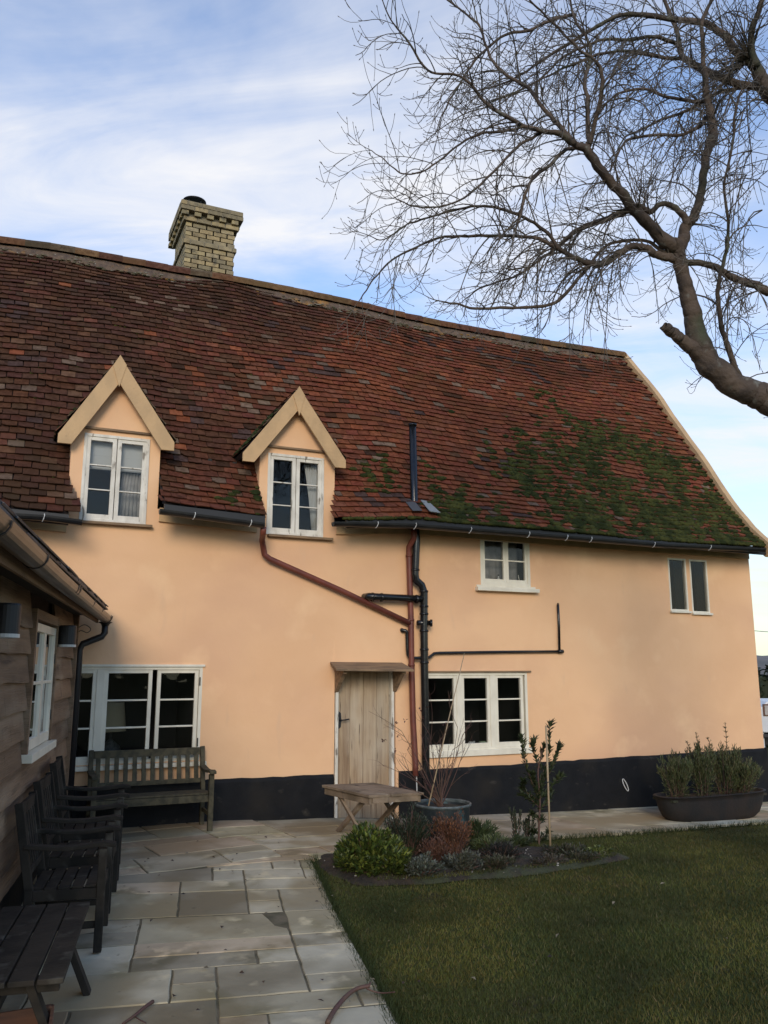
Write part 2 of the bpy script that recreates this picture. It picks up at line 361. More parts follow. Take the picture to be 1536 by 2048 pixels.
gridpoly([(-3,-9.6),(1.02,-9.6),(1.88,-5.45),(2.585,-2.0),(-3,-2.0)],-.0045,jb)
gridpoly([(-1,-2.0),(4.2,-2.0),(4.2,0.1),(-1,.1)],-.0045,jb)
gridpoly([(4.2,-1.55),(13.5,-1.25),(13.5,.1),(4.2,.1)],-.0045,jb)
jb.build('paving_joints',M['joint'],kind='structure')
# flower bed soil
bedpoly=[(2.60,-2.35),(2.80,-2.72),(3.35,-2.86),(4.25,-2.84),(5.1,-2.78),(5.60,-2.60),(5.35,-2.25),(4.9,-1.75),(4.2,-1.6),(3.2,-1.75),(2.6,-1.95)]
def inpoly(x,y,poly):
    c=False; n=len(poly)
    for i in range(n):
        x1,y1=poly[i];x2,y2=poly[i-1]
        if (y1>y)!=(y2>y) and x<(x2-x1)*(y-y1)/(y2-y1)+x1: c=not c
    return c
sb=MB(); bc=Vector((4.0,-2.35))
ring=[p+Vector((nz(p.x*3,p.y*3,1),nz(p.x*3,p.y*3,7),0))*.10 for p in catmull([(*p,0) for p in bedpoly+[bedpoly[0]]],7)[:-1]]
rr=[1,.93,.8,.6,.4,.2]; nr=len(ring)
for k,q in enumerate(rr):
    for p in ring:
        x=bc.x+(p.x-bc.x)*q; y=bc.y+(p.y-bc.y)*q
        sb.v.append((x,y,gz(x,y)+(-.03 if k==0 else .008+.035*(1-q)+.03*nz(x*4,y*4)))); sb.c.append((1,1,1))
sb.v.append((bc.x,bc.y,.05)); sb.c.append((1,1,1))
for k in range(len(rr)-1):
    for i in range(nr): sb.f.append((k*nr+i,k*nr+(i+1)%nr,(k+1)*nr+(i+1)%nr,(k+1)*nr+i))
for i in range(nr): sb.f.append(((len(rr)-1)*nr+i,(len(rr)-1)*nr+(i+1)%nr,len(sb.v)-1))
sb.build('flower_bed',M['soil'],kind='structure',smooth=True)
# lawn grass blades (real blades, one mesh)
def lawn_in(x,y):
    if inpoly(x,y,bedpoly) and (inpoly(4.0+(x-4.0)/.90,-2.35+(y+2.35)/.74,bedpoly) or x<2.9): return False
    ex=interp([-9.6,-5.45,-2.0],[1.02,1.88,2.59],y)
    if y<-2.0 and x<ex+.0: return False
    if x<4.2 and y>-2.02: return False
    yf=interp([4.2,13.5],[-1.55,-1.25],x)
    return y<yf
gb=[];gc=[];gf=[]
rg=np.random.default_rng(4)
tries=0
def blade(x,y,h,w,col):
    a=rg.uniform(0,6.28); dx,dy=math.cos(a)*w,math.sin(a)*w; lx,ly=rg.normal(0,.45)*h,rg.normal(0,.45)*h; z=gz(x,y)-.036+(.046 if inpoly(x,y,bedpoly) else 0)
    b=len(gb); gb.extend([(x-dx,y-dy,z),(x+dx,y+dy,z),(x+lx,y+ly,z+h)]); gf.append((b,b+1,b+2)); c2=tuple(k*.8 for k in col); gc.extend([c2,c2,col])
cnt=0
while cnt<150000:
    # denser near the camera
    y=-1.2-5.3*rg.random(); x=1.2+9.8*rg.random()
    dist=math.hypot(x,y+CD)
    if rg.random()>min(1,(4.2/dist)**1.3): continue
    if not lawn_in(x,y): continue
    nn_=nz(x*.9,y*.9)*.9+nz(x*3.2,y*3.2)*.6
    g=max(.4,.92+.75*nn_); t=rg.random()
    col=(.056*g,.070*g,.016*g) if t<.60 else ((.088*g,.085*g,.026*g) if t<.975 else (.13,.11,.055))
    if nz(x*.8+9,y*.8)>.12 or x-2.2>.8*(y+7.5): col=(col[0]*1.25,col[1]*1.1,col[2])
    blade(x,y,rg.uniform(.016,.032),.0034,col); cnt+=1
# tufts along the lawn edge
for _ in range(5000):
    t=rg.random()
    if t<.5: y=rg.uniform(-5.6,-2.0); x=interp([-9.6,-5.45,-2.0],[1.02,1.88,2.59],y)+rg.normal(0,.022)
    else: x=rg.uniform(4.6,11); y=interp([4.2,13.5],[-1.55,-1.25],x)+rg.normal(-.01,.025)
    blade(x,y,rg.uniform(.05,.08),.0035,(.03,.042,.012))
g_=MB(); g_.v=gb; g_.f=gf; g_.c=gc
g_.build('lawn_grass',M['grass'],tint=True,kind='stuff')
# ================================================================== COTTAGE
cot=thing('cottage','long peach rendered cottage with black plinth, mossy red tiled roof and two gabled dormers','house',(4,0,0))
XR=10.43; XL=-3.2
ezx=[];ezz=[]
for px,py in [(0,1014),(160,1030),(320,1006),(530,1032),(665,1037),(835,1036),(1100,1060),(1300,1076),(1500,1092)]:
    p=wl(px,py,-.34); ezx.append(p.x); ezz.append(p.z)
rzx=[];rzz=[]
for px,py in [(0,478),(110,492),(350,537),(470,557),(590,580),(700,603),(800,628),(880,645),(1000,667),(1120,688),(1240,706)]:
    p=wl(px,py,2.62); rzx.append(p.x); rzz.append(p.z-.10)
PY=[-.34,-.06,.22,.6,.97,1.8,2.62]; PZ=[3.58,3.87,4.22,4.80,5.42,6.68,7.78]
PS=[0]
for i in range(1,len(PY)): PS.append(PS[-1]+math.hypot(PY[i]-PY[i-1],PZ[i]-PZ[i-1]))
SL=PS[-1]
def ez(x): return interp(ezx,ezz,x)
def rz_(x): return interp(rzx,rzz,x)
def roof(x,s):
    y=interp(PS,PY,s); z=interp(PS,PZ,s); t=s/SL
    z+=(ez(x)-3.58)*max(0,1-t)**2+(rz_(x)-7.78)*t
    u=.055*nz(x*.55,s*.6,3)+.020*nz(x*1.7,s*1.6,8)
    return Vector((x,y-u*.82,z+u*.57))
def rnorm(x,s):
    a=roof(x+.05,s)-roof(x-.05,s); b=roof(x,min(s+.06,SL))-roof(x,max(s-.06,0)); n=a.cross(b).normalized()
    return n if n.z>0 else -n
# dormers: (front left corner px, right corner px, apex px, left barge end px, right barge end px)
dorm=[dict(x0=wx(143,900),x1=wx(318,950),ap=wl(240,714,-.11),bl=wl(116,868,-.11),br=wl(348,886,-.11)),
      dict(x0=wx(519,960),x1=wx(669,960),ap=wl(597,776,-.11),bl=wl(485,906,-.11),br=wl(690,922,-.11))]
for d in dorm:
    d['xc']=(d['x0']+d['x1'])/2; d['sl']=((d['ap'].z-d['bl'].z)/(d['ap'].x-d['bl'].x)+(d['ap'].z-d['br'].z)/(d['br'].x-d['ap'].x))/2
    d['ze']=d['ap'].z-.10-d['sl']*(d['x1']-d['x0'])/2
for d,a,b in zip(dorm,(165,533),(321,667)):
    d['le']=wl(a,1020,-.34).x-d['x0']; d['re']=wl(b,1020,-.34).x-d['x1']
def indorm(p,m=0):
    for d in dorm:
        if d['x0']-m<p.x<d['x1']+m and p.z<d['ap'].z-.10-d['sl']*abs(p.x-d['ap'].x): return True
    return False
# ---- openings
def W4(a,b,c,d_): return (wx(a,1400),wx(b,1400),c,d_)
H1=(-.25,wx(402,1430),.76,wz(300,1333))
H2=(wx(846,1420),wx(1056,1420),wz(950,1500),wz(950,1345))
HB=(wx(961,1130),wx(1060,1130),wz(1010,1172),wz(1010,1072))
HT1=(wx(1338,1170),wx(1374,1170),wz(1356,1222),wz(1356,1117))
HT2=(wx(1381,1170),wx(1416,1170),wz(1398,1226),wz(1398,1120))
HD=(wx(668,1500),wx(791,1500),-.3,wz(725,1338))
D1=(wx(163,960),wx(296,960),wz(230,1046),wz(230,872))
D2=(wx(534,990),wx(647,990),wz(590,1072),wz(590,911))
holes=[H1,H2,HB,HT1,HT2,HD,D1,D2]
WB=.24
wb=MB()
xs_={XL,XR}; zs_={-.4,3.5}
for h in holes: xs_|={h[0],h[1]}; zs_|={h[2],h[3]}
for d in dorm: xs_|={d['x0'],d['x1']}; zs_.add(d['ze'])
def dens(s,st):
    a=sorted(s); o=[]
    for i in range(len(a)-1):
        k=max(1,int((a[i+1]-a[i])/st)); o+= [lerp(a[i],a[i+1],j/k) for j in range(k)]
    return o+[a[-1]]
gx=dens(xs_,.35); gzz=dens(zs_,.35)
def solid(x,z):
    for h in holes:
        if h[0]<x<h[1] and h[2]<z<h[3]: return False
    if z>3.5:
        return any(d['x0']<x<d['x1'] and z<d['ze'] for d in dorm)
    return XL<x<XR
vid={}
def wv(i,j,back):
    k=(i,j,back)
    if k not in vid:
        x,z=gx[i],gzz[j]; vid[k]=len(wb.v)
        near=any(h[0]-.03<x<h[1]+.03 and h[2]-.03<z<h[3]+.03 for h in holes) or z>3.4 or x>XR-.1
        wb.v.append((x,WB if back else (0 if near else .014*nz(x*1.3,z*1.3)),z)); wb.c.append((1,1,1))
    return vid[k]
for i in range(len(gx)-1):
    for j in range(len(gzz)-1):
        cx=(gx[i]+gx[i+1])/2; cz=(gzz[j]+gzz[j+1])/2
        if not solid(cx,cz): continue
        wb.f.append((wv(i,j,0),wv(i+1,j,0),wv(i+1,j+1,0),wv(i,j+1,0)))
        wb.f.append((wv(i,j,1),wv(i,j+1,1),wv(i+1,j+1,1),wv(i+1,j,1)))
        dx=(gx[i+1]-gx[i])
        def S(a,b): return solid(a,b)
        if not S(gx[i]-1e-3,cz): wb.f.append((wv(i,j,0),wv(i,j+1,0),wv(i,j+1,1),wv(i,j,1)))
        if not S(gx[i+1]+1e-3,cz): wb.f.append((wv(i+1,j,0),wv(i+1,j,1),wv(i+1,j+1,1),wv(i+1,j+1,0)))
        if not S(cx,gzz[j]-1e-3): wb.f.append((wv(i,j,0),wv(i,j,1),wv(i+1,j,1),wv(i+1,j,0)))
        if not S(cx,gzz[j+1]+1e-3): wb.f.append((wv(i,j+1,0),wv(i+1,j+1,0),wv(i+1,j+1,1),wv(i,j+1,1)))
# gable and rear walls
def rz_at(y):   # roof height at depth y near the right gable
    return interp(PY,PZ,min(y,5.24-y))
DZ=.16
gp=[(.0,-.4),(5.2,-.4),(5.2,3.5)]+[(5.24-yy,interp(PY,PZ,yy)-DZ) for yy in (.3,1,1.8)]+[(2.62,7.58)]+[(yy,interp(PY,PZ,yy)-DZ) for yy in (1.8,1,.3)]+[(0,3.7)]
wb.prism([(a+.001,b) for a,b in gp],'x',XR-.2,XR-.002)
wb.prism(gp,'x',XL,XL+.2)
wb.box((XL,5.0,-.4),(XR,5.2,3.6))
wb.build('wall',M['plaster'],cot,recalc=False)
# dark rooms behind the windows
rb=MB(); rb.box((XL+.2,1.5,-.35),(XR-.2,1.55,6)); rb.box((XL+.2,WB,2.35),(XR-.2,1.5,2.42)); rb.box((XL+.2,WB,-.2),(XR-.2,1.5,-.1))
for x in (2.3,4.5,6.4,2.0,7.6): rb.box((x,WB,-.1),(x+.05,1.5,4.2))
for h in holes:  # added near-black linings put shade over the bright plaster reveals behind the glass
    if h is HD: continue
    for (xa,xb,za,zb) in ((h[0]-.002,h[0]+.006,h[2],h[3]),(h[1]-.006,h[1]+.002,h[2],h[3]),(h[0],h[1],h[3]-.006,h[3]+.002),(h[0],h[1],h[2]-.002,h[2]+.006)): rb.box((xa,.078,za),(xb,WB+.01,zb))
rb.build('inner_wall_shade_lining',M['room'],cot)
# ---- plinth, follows the ground; slightly proud, worn edge
def plinth(xa,xb,za,zb):
    b=MB(); n=max(2,int((xb-xa)/.12)); prof=[(-.4,-.032),(.0,-.032),(.5,-.030),(.93,-.030),(1,-.014),(1.0,.02)]
    for i in range(n+1):
        t=i/n; x=lerp(xa,xb,t); top=lerp(za,zb,t)+.016*nz(x*1.6,1)+.010*nz(x*7,2)+.004*nz(x*25,2)
        for q,(k,y) in enumerate(prof):
            z=-.4 if k<0 else k*top; b.v.append((x,y+.006*nz(x*3,z*4) if y<0 else y,z)); b.c.append((1,1,1))
    m=len(prof)
    for i in range(n):
        for q in range(m-1): b.f.append((i*m+q,(i+1)*m+q,(i+1)*m+q+1,i*m+q+1))
    b.f.append(tuple(range(m))); b.f.append(tuple((n*m+q) for q in range(m-1,-1,-1)))
    b.build('plinth',M['plinth'],cot,smooth=False)
plinth(XL,wx(666,1600),.60,wz(660,1549,-.03)); plinth(wx(797,1600),XR+.03,wz(800,1543,-.03),wz(1500,1498,-.03))
pg=MB(); pg.box((XR-.001,-.028,-.4),(XR+.03,5.2,.57)); pg.build('plinth',M['plinth'],cot)
# ---- roof
def tcol(x,s):
    t=s/SL
    n=nz(x*.5,s*.5,1)*.6+nz(x*1.6,s*2.0,5)*.5
    red=sm(.9,4.9,x+1.4*(.45-t)*2.0+1.6*n)*(1-.45*sm(.62,.95,t)*(1-.3*sm(3,8,x)))
    red=max(0,min(1,red+.10*n))
    r=rnd()
    darks=[(.085,.036,.019),(.098,.042,.022),(.072,.033,.018),(.112,.053,.029),(.060,.030,.018),(.13,.070,.042)]
    reds=[(.20,.062,.030),(.225,.070,.032),(.18,.056,.029),(.24,.080,.037),(.155,.052,.030),(.19,.070,.040)]
    if r>.05 and rnd()<.66: return tuple(k*ru(.9,1.1) for k in [lerp(a,b,min(1,red*.9)) for a,b in zip((.078,.036,.023),(.195,.062,.031))])
    if r<.035: c=(.15,.10,.07)
    elif r<.05+.90*red: c=random.choice(reds)
    else: c=random.choice(darks)
    if rnd()<.03: c=(.26,.085,.04) if red>.2 else (.13,.05,.032)
    # clusters of buff tiles
    if nz(x*.9+20,s*1.1)>.36 and rnd()<.5: c=(.19,.125,.085)
    if nz(x*.7-8,s*1.9+4)>.33 and rnd()<.6: c=(.075,.045,.038)
    # grime and lichen under the ridge
    if t>.955 and rnd()<.7: c=random.choice([(.16,.12,.075),(.20,.13,.06),(.10,.07,.05)])
    f=ru(.82,1.15)
    return tuple(k*f for k in c)
tb=MB()
def addtile(b,o,U,V,Nn,w,l,th,col,twist=0,lift=0,chip=None):
    # o: lower edge middle; U along the course, V up the slope, Nn out
    if twist: U=(U+V*twist).normalized(); V=(V-U*V.dot(U)).normalized()
    a=o+Nn*(.020+lift); hw=w/2; tail=-Nn*(.030+lift)
    lo_=ru(-.004,.004)
    p=[a-U*hw+V*lo_,a-U*hw*.35-V*ru(0,.005),a+U*hw*.35-V*ru(0,.005),a+U*hw+V*(-lo_)]
    if chip: p[0]=p[0]+V*ru(.01,.03)
    q=[a-U*hw+V*l+tail,a+U*hw+V*l+tail]
    vs=p+q+[v-Nn*th for v in p]
    b.add(vs,[(0,1,2,3,5,4) if False else (0,1,4),(1,2,5,4),(2,3,5),(6,7,1,0),(7,8,2,1),(8,9,3,2),(6,0,4),(3,9,5)],col)
G=.104; TW=.168
rows=int(SL/G)
mossspots=[]
def mossd(x,s):
    t=s/SL
    n=nz(x*1.1,s*1.2,11)*.7+nz(x*3.3,s*3.4,12)*.45
    # main patch low on the right, spreading up
    top=interp([4.2,5.2,6.0,7.0,8.0,8.8,9.7,10.4],[.10,.24,.36,.52,.70,.66,.55,.42],x)
    d=(top-t)/ .16
    dense=sm(-1.4,1.9,d)*interp([4.0,5.0,6.0,7.2,8.4,10.4],[.42,.58,.68,.74,.84,.88],x)
    d2=.9*math.exp(-((x-4.15)/.36)**2-((t-.17)/.10)**2)+.45*math.exp(-((x-3.65)/.2)**2-((t-.22)/.09)**2)+.3*math.exp(-((x-2.3)/.35)**2-((t-.2)/.1)**2)
    v=max(dense,d2)
    n2=nz(x*7,s*8,21)
    return sm(.48,.78,v*.84+n*.80+n2*.60)*min(1,v*1.5)
for r_ in range(rows):
    s=r_*G+.0
    x=XL+(.5*TW if r_%2 else 0)
    while x<XR-.03:
        w=TW*ru(.95,1.02)
        p=roof(x,s)
        xa,xb=x-w/2+.002,x+w/2-.002
        for d in dorm:
            if p.z<d['ap'].z-.10:
                hw_=min((d['ap'].z-.10-p.z)/d['sl'],9); k_=1-sm(-.34,-.04,p.y)
                la=max(d['x0']+k_*d['le'],d['ap'].x-hw_); lb2=min(d['x1']+k_*d['re'],d['ap'].x+hw_)
                if la<(xa+xb)/2<lb2:
                    if xa<la: xb=la
                    elif xb>lb2: xa=lb2
                    else: xb=xa
                else:
                    if xa<la<xb: xb=la
                    elif xa<lb2<xb: xa=lb2
        if xb-xa>.02:
            p=roof((xa+xb)/2,s)
            U=(roof(x+.05,s)-roof(x-.05,s)).normalized(); V=(roof(x,min(s+.1,SL))-roof(x,max(s-.02,0))).normalized(); Nn=U.cross(V).normalized()
            if Nn.z<0: Nn=-Nn
            md=mossd(x,s)
            c=tcol(x,s)
            if md>.2: c=tuple(lerp(a,b,.35*md) for a,b in zip(c,(.06,.05,.022)))
            addtile(tb,p-V*ru(0,.013)+Nn*.012,U,V,Nn,xb-xa,G+.05,.011,c,twist=random.gauss(0,.022),lift=max(0,random.gauss(.002,.004)),chip=rnd()<.06)
        x+=TW
rf=tb.build('roof',M['tile'],cot,tint=True)
# under-slab and back slope
ub=MB(); nxs=120; nss=60
X_=sorted([lerp(XL,XR,i/nxs) for i in range(nxs+1)]+[q for d in dorm for q in (d['x0'],d['x1'],d['x0']+.12,d['x0']+.2,d['x1']-.12,d['ap'].x)]); nxs=len(X_)-1; S_=[SL*j/nss for j in range(nss+1)]
ui={}
for i,x in enumerate(X_):
    for j,s in enumerate(S_):
        p=roof(x,s)+Vector((0,.012,-.012)); ui[i,j]=len(ub.v); ub.v.append(tuple(p)); ub.c.append((1,1,1))
for i in range(nxs):
    for j in range(nss):
        pc=roof((X_[i]+X_[i+1])/2,(S_[j]+S_[j+1])/2)
        if indorm(pc,0): continue
        ub.f.append((ui[i,j],ui[i+1,j],ui[i+1,j+1],ui[i,j+1]))
for i in range(nxs):
    a=len(ub.v)
    for x in (X_[i],X_[i+1]):
        for k in range(len(PY)):
            ub.v.append((x,5.24-PY[k],PZ[k]+(rz_(x)-7.78)*(k/6))); ub.c.append((1,1,1))
    m=len(PY)
    for k in range(m-1): ub.f.append((a+k,a+k+1,a+m+k+1,a+m+k))
ub.build('roof_underlay',M['under'],rf)
# ridge tiles, bedded on mortar
rb=MB(); x=XL; i=0
while x<XR-.02:
    l=.33; x2=min(x+l,XR); pts=[]
    z0=rz_(x)+.03+.01*nz(i*3.1); z1=rz_(x2)+.03+.01*nz(i*3.1+1)
    c=random.choice([(.15,.075,.04),(.13,.06,.04),(.17,.10,.05),(.11,.08,.05),(.18,.085,.045)]) ; f=ru(.8,1.1); c=tuple(k*f for k in c)
    vs=[];m=7
    for xx,zq in ((x,z0),(x2+.012,z1+.004)):
        for k in range(m):
            a=R(-15)+R(210)*k/(m-1); vs.append((xx,2.62-.135*math.cos(a),zq-.02+.115*math.sin(a)))
    for xx,zq in ((x,z0),(x2+.012,z1+.004)):
        for k in range(m):
            a=R(-15)+R(210)*k/(m-1); vs.append((xx,2.62-.12*math.cos(a),zq-.02+.10*math.sin(a)))
    fs=[(k,k+1,m+k+1,m+k) for k in range(m-1)]+[(k,2*m+k,2*m+k+1,k+1) for k in range(m-1)]+[(0,m,3*m,2*m)]
    rb.add(vs,fs,c); x+=l; i+=1
rb.build('ridge_tile',M['tile'],rf,tint=True)
mb_=MB(); prev=None
for i in range(0,230):
    x=lerp(XL,XR,i/229); zq=rz_(x)-.005; w=.16+.05*nz(x*5,2); lowz=interp(PY,PZ,2.62-w)-7.78
    mb_.v+= [(x,2.62-w,zq+lowz+.035+.012*nz(x*8)),(x,2.62-w+.05,zq+lowz*.5+.06+.01*nz(x*9,4)),(x,2.62,zq+.06)]; mb_.c+=[(1,1,1)]*3
    if i:
        b=len(mb_.v)-6
        for k in range(2): mb_.f.append((b+k,b+3+k,b+4+k,b+1+k))
M['lichen']=mat('lichened_mortar',(.13,.085,.055),(.08,.055,.04),.95,14,bump=.012,bscale=24,spots=[((.30,.15,.04),3,.58,.70,(1,1,1)),((.30,.29,.24),20,.66,.74,(1,1,1))])
mb_.build('ridge_mortar',M['lichen'],rf,smooth=True)
# moss cushions
import bmesh
bm=bmesh.new(); bmesh.ops.create_icosphere(bm,subdivisions=1,radius=1); ICV=[v.co.copy() for v in bm.verts]; ICF=[tuple(v.index for v in f.verts) for f in bm.faces]; bm.free()
ms=MB()
def cushion(b,p,U,V,Nn,a,c_,h,col=(1,1,1)):
    k=rnd()*50; b0=len(b.v)
    for v in ICV:
        q=1+.35*nz(v.x*2+k,v.y*2,v.z*2)
        w=p+U*(v.x*a*q)+V*(v.y*c_*q)+Nn*(v.z*h*q); b.v.append(tuple(w)); b.c.append(col)
    b.f.extend([tuple(b0+i for i in f) for f in ICF])
for _ in range(70000):
    x=ru(2.0,XR-.05); s=(ru(0,1)**1.4)*SL*.75
    md=mossd(x,s)
    if rnd()>md*.36: continue
    s=round(s/G)*G+random.gauss(.0,.016)
    if s<-.02: s=0
    p=roof(x,max(0,s))
    if indorm(p,.02): continue
    U=Vector((1,0,0)); V=(roof(x,s+.1)-roof(x,max(s-.02,0))).normalized(); Nn=U.cross(V).normalized()
    z_=ru(.5,1.15)
    cushion(ms,p+Nn*.024,U,V,Nn,.062*z_,.034*z_,.026*z_)
# scattered small cushions everywhere
for _ in range(700):
    x=ru(-1,XR-.1); s=round(ru(0,SL*.97)/G)*G
    if rnd()>(.25+.75*(nz(x*.9,s*1.3,30)>.05)): continue
    p=roof(x,s)
    if indorm(p,.02): continue
    U=Vector((1,0,0)); V=(roof(x,min(s+.1,SL))-roof(x,max(s-.02,0))).normalized(); Nn=U.cross(V).normalized(); z_=ru(.4,.9)
    cushion(ms,p+Nn*.018,U,V,Nn,.035*z_,.02*z_,.013*z_)
# along the gutter
for _ in range(520):
    x=ru(3.5,XR-.1); p=roof(x,0); cushion(ms,p+Vector((0,-.03,-.005)),Vector((1,0,0)),Vector((0,1,0)),Vector((0,0,1)),ru(.02,.06),.03,ru(.015,.03))
lc=MB()
for _ in range(1500):
    x=ru(-1,XR-.1); y=ru(-.20,.02); zq=rz_(x)+(interp(PY,PZ,2.62+min(y,-.02))-7.78)+.045
    if nz(x*1.6,3)<-.15 and rnd()<.7: continue
    c=random.choice([(.14,.115,.07),(.09,.075,.045),(.20,.18,.14),(.05,.05,.025),(.22,.12,.03) if nz(x*.8,9)>.1 else (.12,.10,.06)]); z_=ru(.3,1)
    cushion(lc,Vector((x,2.62+y,zq+ru(-.01,.02)+.03*sm(-.1,.0,y))),Vector((1,0,0)),Vector((0,1,0)),Vector((0,0,1)),.045*z_,.03*z_,.018*z_,c)
lc.build('lichen',M['grass'],rf,tint=True,kind='stuff')
ms.build('moss',M['moss'],rf,smooth=True,kind='stuff',label='dark green moss cushions thickest at the lower right of the roof')
# verge (gable coping board)
vb=MB(); vp=[]
for k in range(25):
    s=SL*k/24; p=roof(XR,s); vp.append(p+rnorm(XR,s)*.03)
vp=[vp[0]+(vp[0]-vp[1]).normalized()*.10]+vp
vp.append(vp[-1]+(vp[-1]-vp[-2]).normalized()*.10)
for k in range(len(vp)-1):
    d=(vp[k+1]-vp[k]).normalized(); Nn=Vector((1,0,0)).cross(d).normalized()
    vs=[]
    for p in (vp[k],vp[k+1]):
        for a,b in ((-.03,-.16),(.085,-.16),(.085,.05),(-.03,.05)): vs.append(p+Vector((a,0,0))+Nn*b)
    vb.add(vs,[(0,4,5,1),(1,5,6,2),(2,6,7,3),(3,7,4,0)]+([(0,1,2,3)] if k==0 else [])+([(7,6,5,4)] if k==len(vp)-2 else []))
vb.build('verge_board',M['trim'],cot)
vb=MB()
for k in range(len(vp)-1):
    a=Vector((vp[k].x,5.24-vp[k].y,vp[k].z)); b=Vector((vp[k+1].x,5.24-vp[k+1].y,vp[k+1].z)); vb.beam(a+Vector((.03,0,-.05)),b+Vector((.03,0,-.05)),.11,.2)
vb.build('verge_board',M['trim'],cot)
# ---- dormers
def profY(z):   # depth at which the main roof reaches z
    return interp([q for q in PZ],PY,z)
for di,d in enumerate(dorm):
    root=MB(); x0,x1,xc=d['x0'],d['x1'],d['ap'].x; sl=d['sl']; az_=d['ap'].z-.10; ze=d['ze']
    # gable panel (above the window head) and two cheeks
    root.prism([(x0,ze),(x1,ze),(xc,az_)],'y',-.0,.12)
    for a,b in ((x0,x0+.06),(x1-.06,x1)):
        root.prism([(.003,3.3),(.35,3.3),(profY(ze)+.4,ze),(.003,ze)],'x',a-(.003 if a==x0 else 0),b+(0 if a==x0 else .003))
    dm=root.build('dormer',M['plaster'],cot,label=('left','right')[di]+' hand gabled dormer over its two light window')
    # roof slabs of the dormer
    db=MB(); tbm=MB()
    for sgn,end in ((-1,d['bl']),(1,d['br'])):
        A=Vector((d['ap'].x,-.08,d['ap'].z-.03)); B=Vector((end.x,-.08,end.z+.02)); 
        A2=Vector((A.x,profY(A.z)+.1,A.z)); B2=Vector((B.x,profY(B.z)+.1,B.z))
        Dn=(B-A); Ln=Dn.length; dn=Dn.normalized(); Yv=Vector((0,1,0)); Nn=dn.cross(Yv)
        if Nn.z<0: Nn=-Nn
        db.add([A,B,B2,A2,A-Nn*.05,B-Nn*.05,B2-Nn*.05,A2-Nn*.05],[(0,1,2,3),(7,6,5,4),(0,4,5,1),(1,5,6,2),(2,6,7,3),(3,7,4,0)])
        k=0
        while k*G<Ln-.03:
            s=Ln-k*G; yb=lerp(A2.y,B2.y,s/Ln); y=-.04+(.5*TW if k%2 else 0)
            while y<yb:
                c=random.choice([(.10,.07,.045),(.07,.04,.03),(.16,.07,.045),(.12,.09,.06)])
                o=A+dn*s+Yv*(y+.08); addtile(tbm,o+Nn*.016,Yv,-dn,Nn,TW-.004,min(G+.05,s),.013,c,twist=random.gauss(0,.02))
                y+=TW
            k+=1
        for _ in range(60):
            s=Ln*(.3+.7*rnd()); y=ru(-.05,max(.1,lerp(A2.y,B2.y,s/Ln)*.9)); cushion(tbm,A+dn*s+Yv*(y+.08)+Nn*.03,Yv,dn,Nn,ru(.02,.05),ru(.02,.035),.02,(.035,.045,.016))
        bb=MB()
        # bargeboard
        wbd=.170
        a0=d['ap']+Vector((0,-.012*(1+(sgn<0)*.0)-.004*(sgn>0),0)); e0=Vector((end.x,a0.y,end.z)); u=(e0-a0).normalized(); nrm=Vector((-u.z,0,u.x)); 
        if nrm.z>0: nrm=-nrm
        k1=wbd/abs(nrm.z) if abs(nrm.z)>.1 else wbd
        ins=a0+Vector((0,0,-k1)); P4=[a0,e0,e0+Vector((0,0,-.09)),None]
        e2=e0+nrm*wbd
        e3=e0+Vector((0,0,-.10)); 
        # foot cut: vertical outer end, then level back to the inner edge
        den=u.z; tt=(e3.z-ins.z)/den; foot=ins+u*tt
        poly=[(p.x,p.z) for p in (a0,e0,e3,foot,ins)]
        y1=a0.y-.014-(.003 if sgn>0 else 0)
        bb.prism(poly,'y',y1,a0.y+.016)
        bb.build('bargeboard',M['trim'],dm,bevel=.003,recalc=True)
    # finial wedge at the apex
    fb=MB(); a=d['ap']; w=.085
    fb.prism([(a.x,a.z+.012),(a.x+.075,a.z-.10),(a.x+.008,a.z-.36),(a.x-.07,a.z-.12)],'y',a.y-.040,a.y-.012); fb.build('apex_wedge',M['trim'],dm,recalc=True)
    db.build('dormer_roof',M['under'],dm); tbm.build('dormer_tiles',M['tile'],dm,tint=True)
    lb=MB(); lb.box((x0-.02,-.03,ze-.012),(x1+.02,.0-.001,ze+.012)); lb.build('drip_strip',M['wood_grey'],dm)
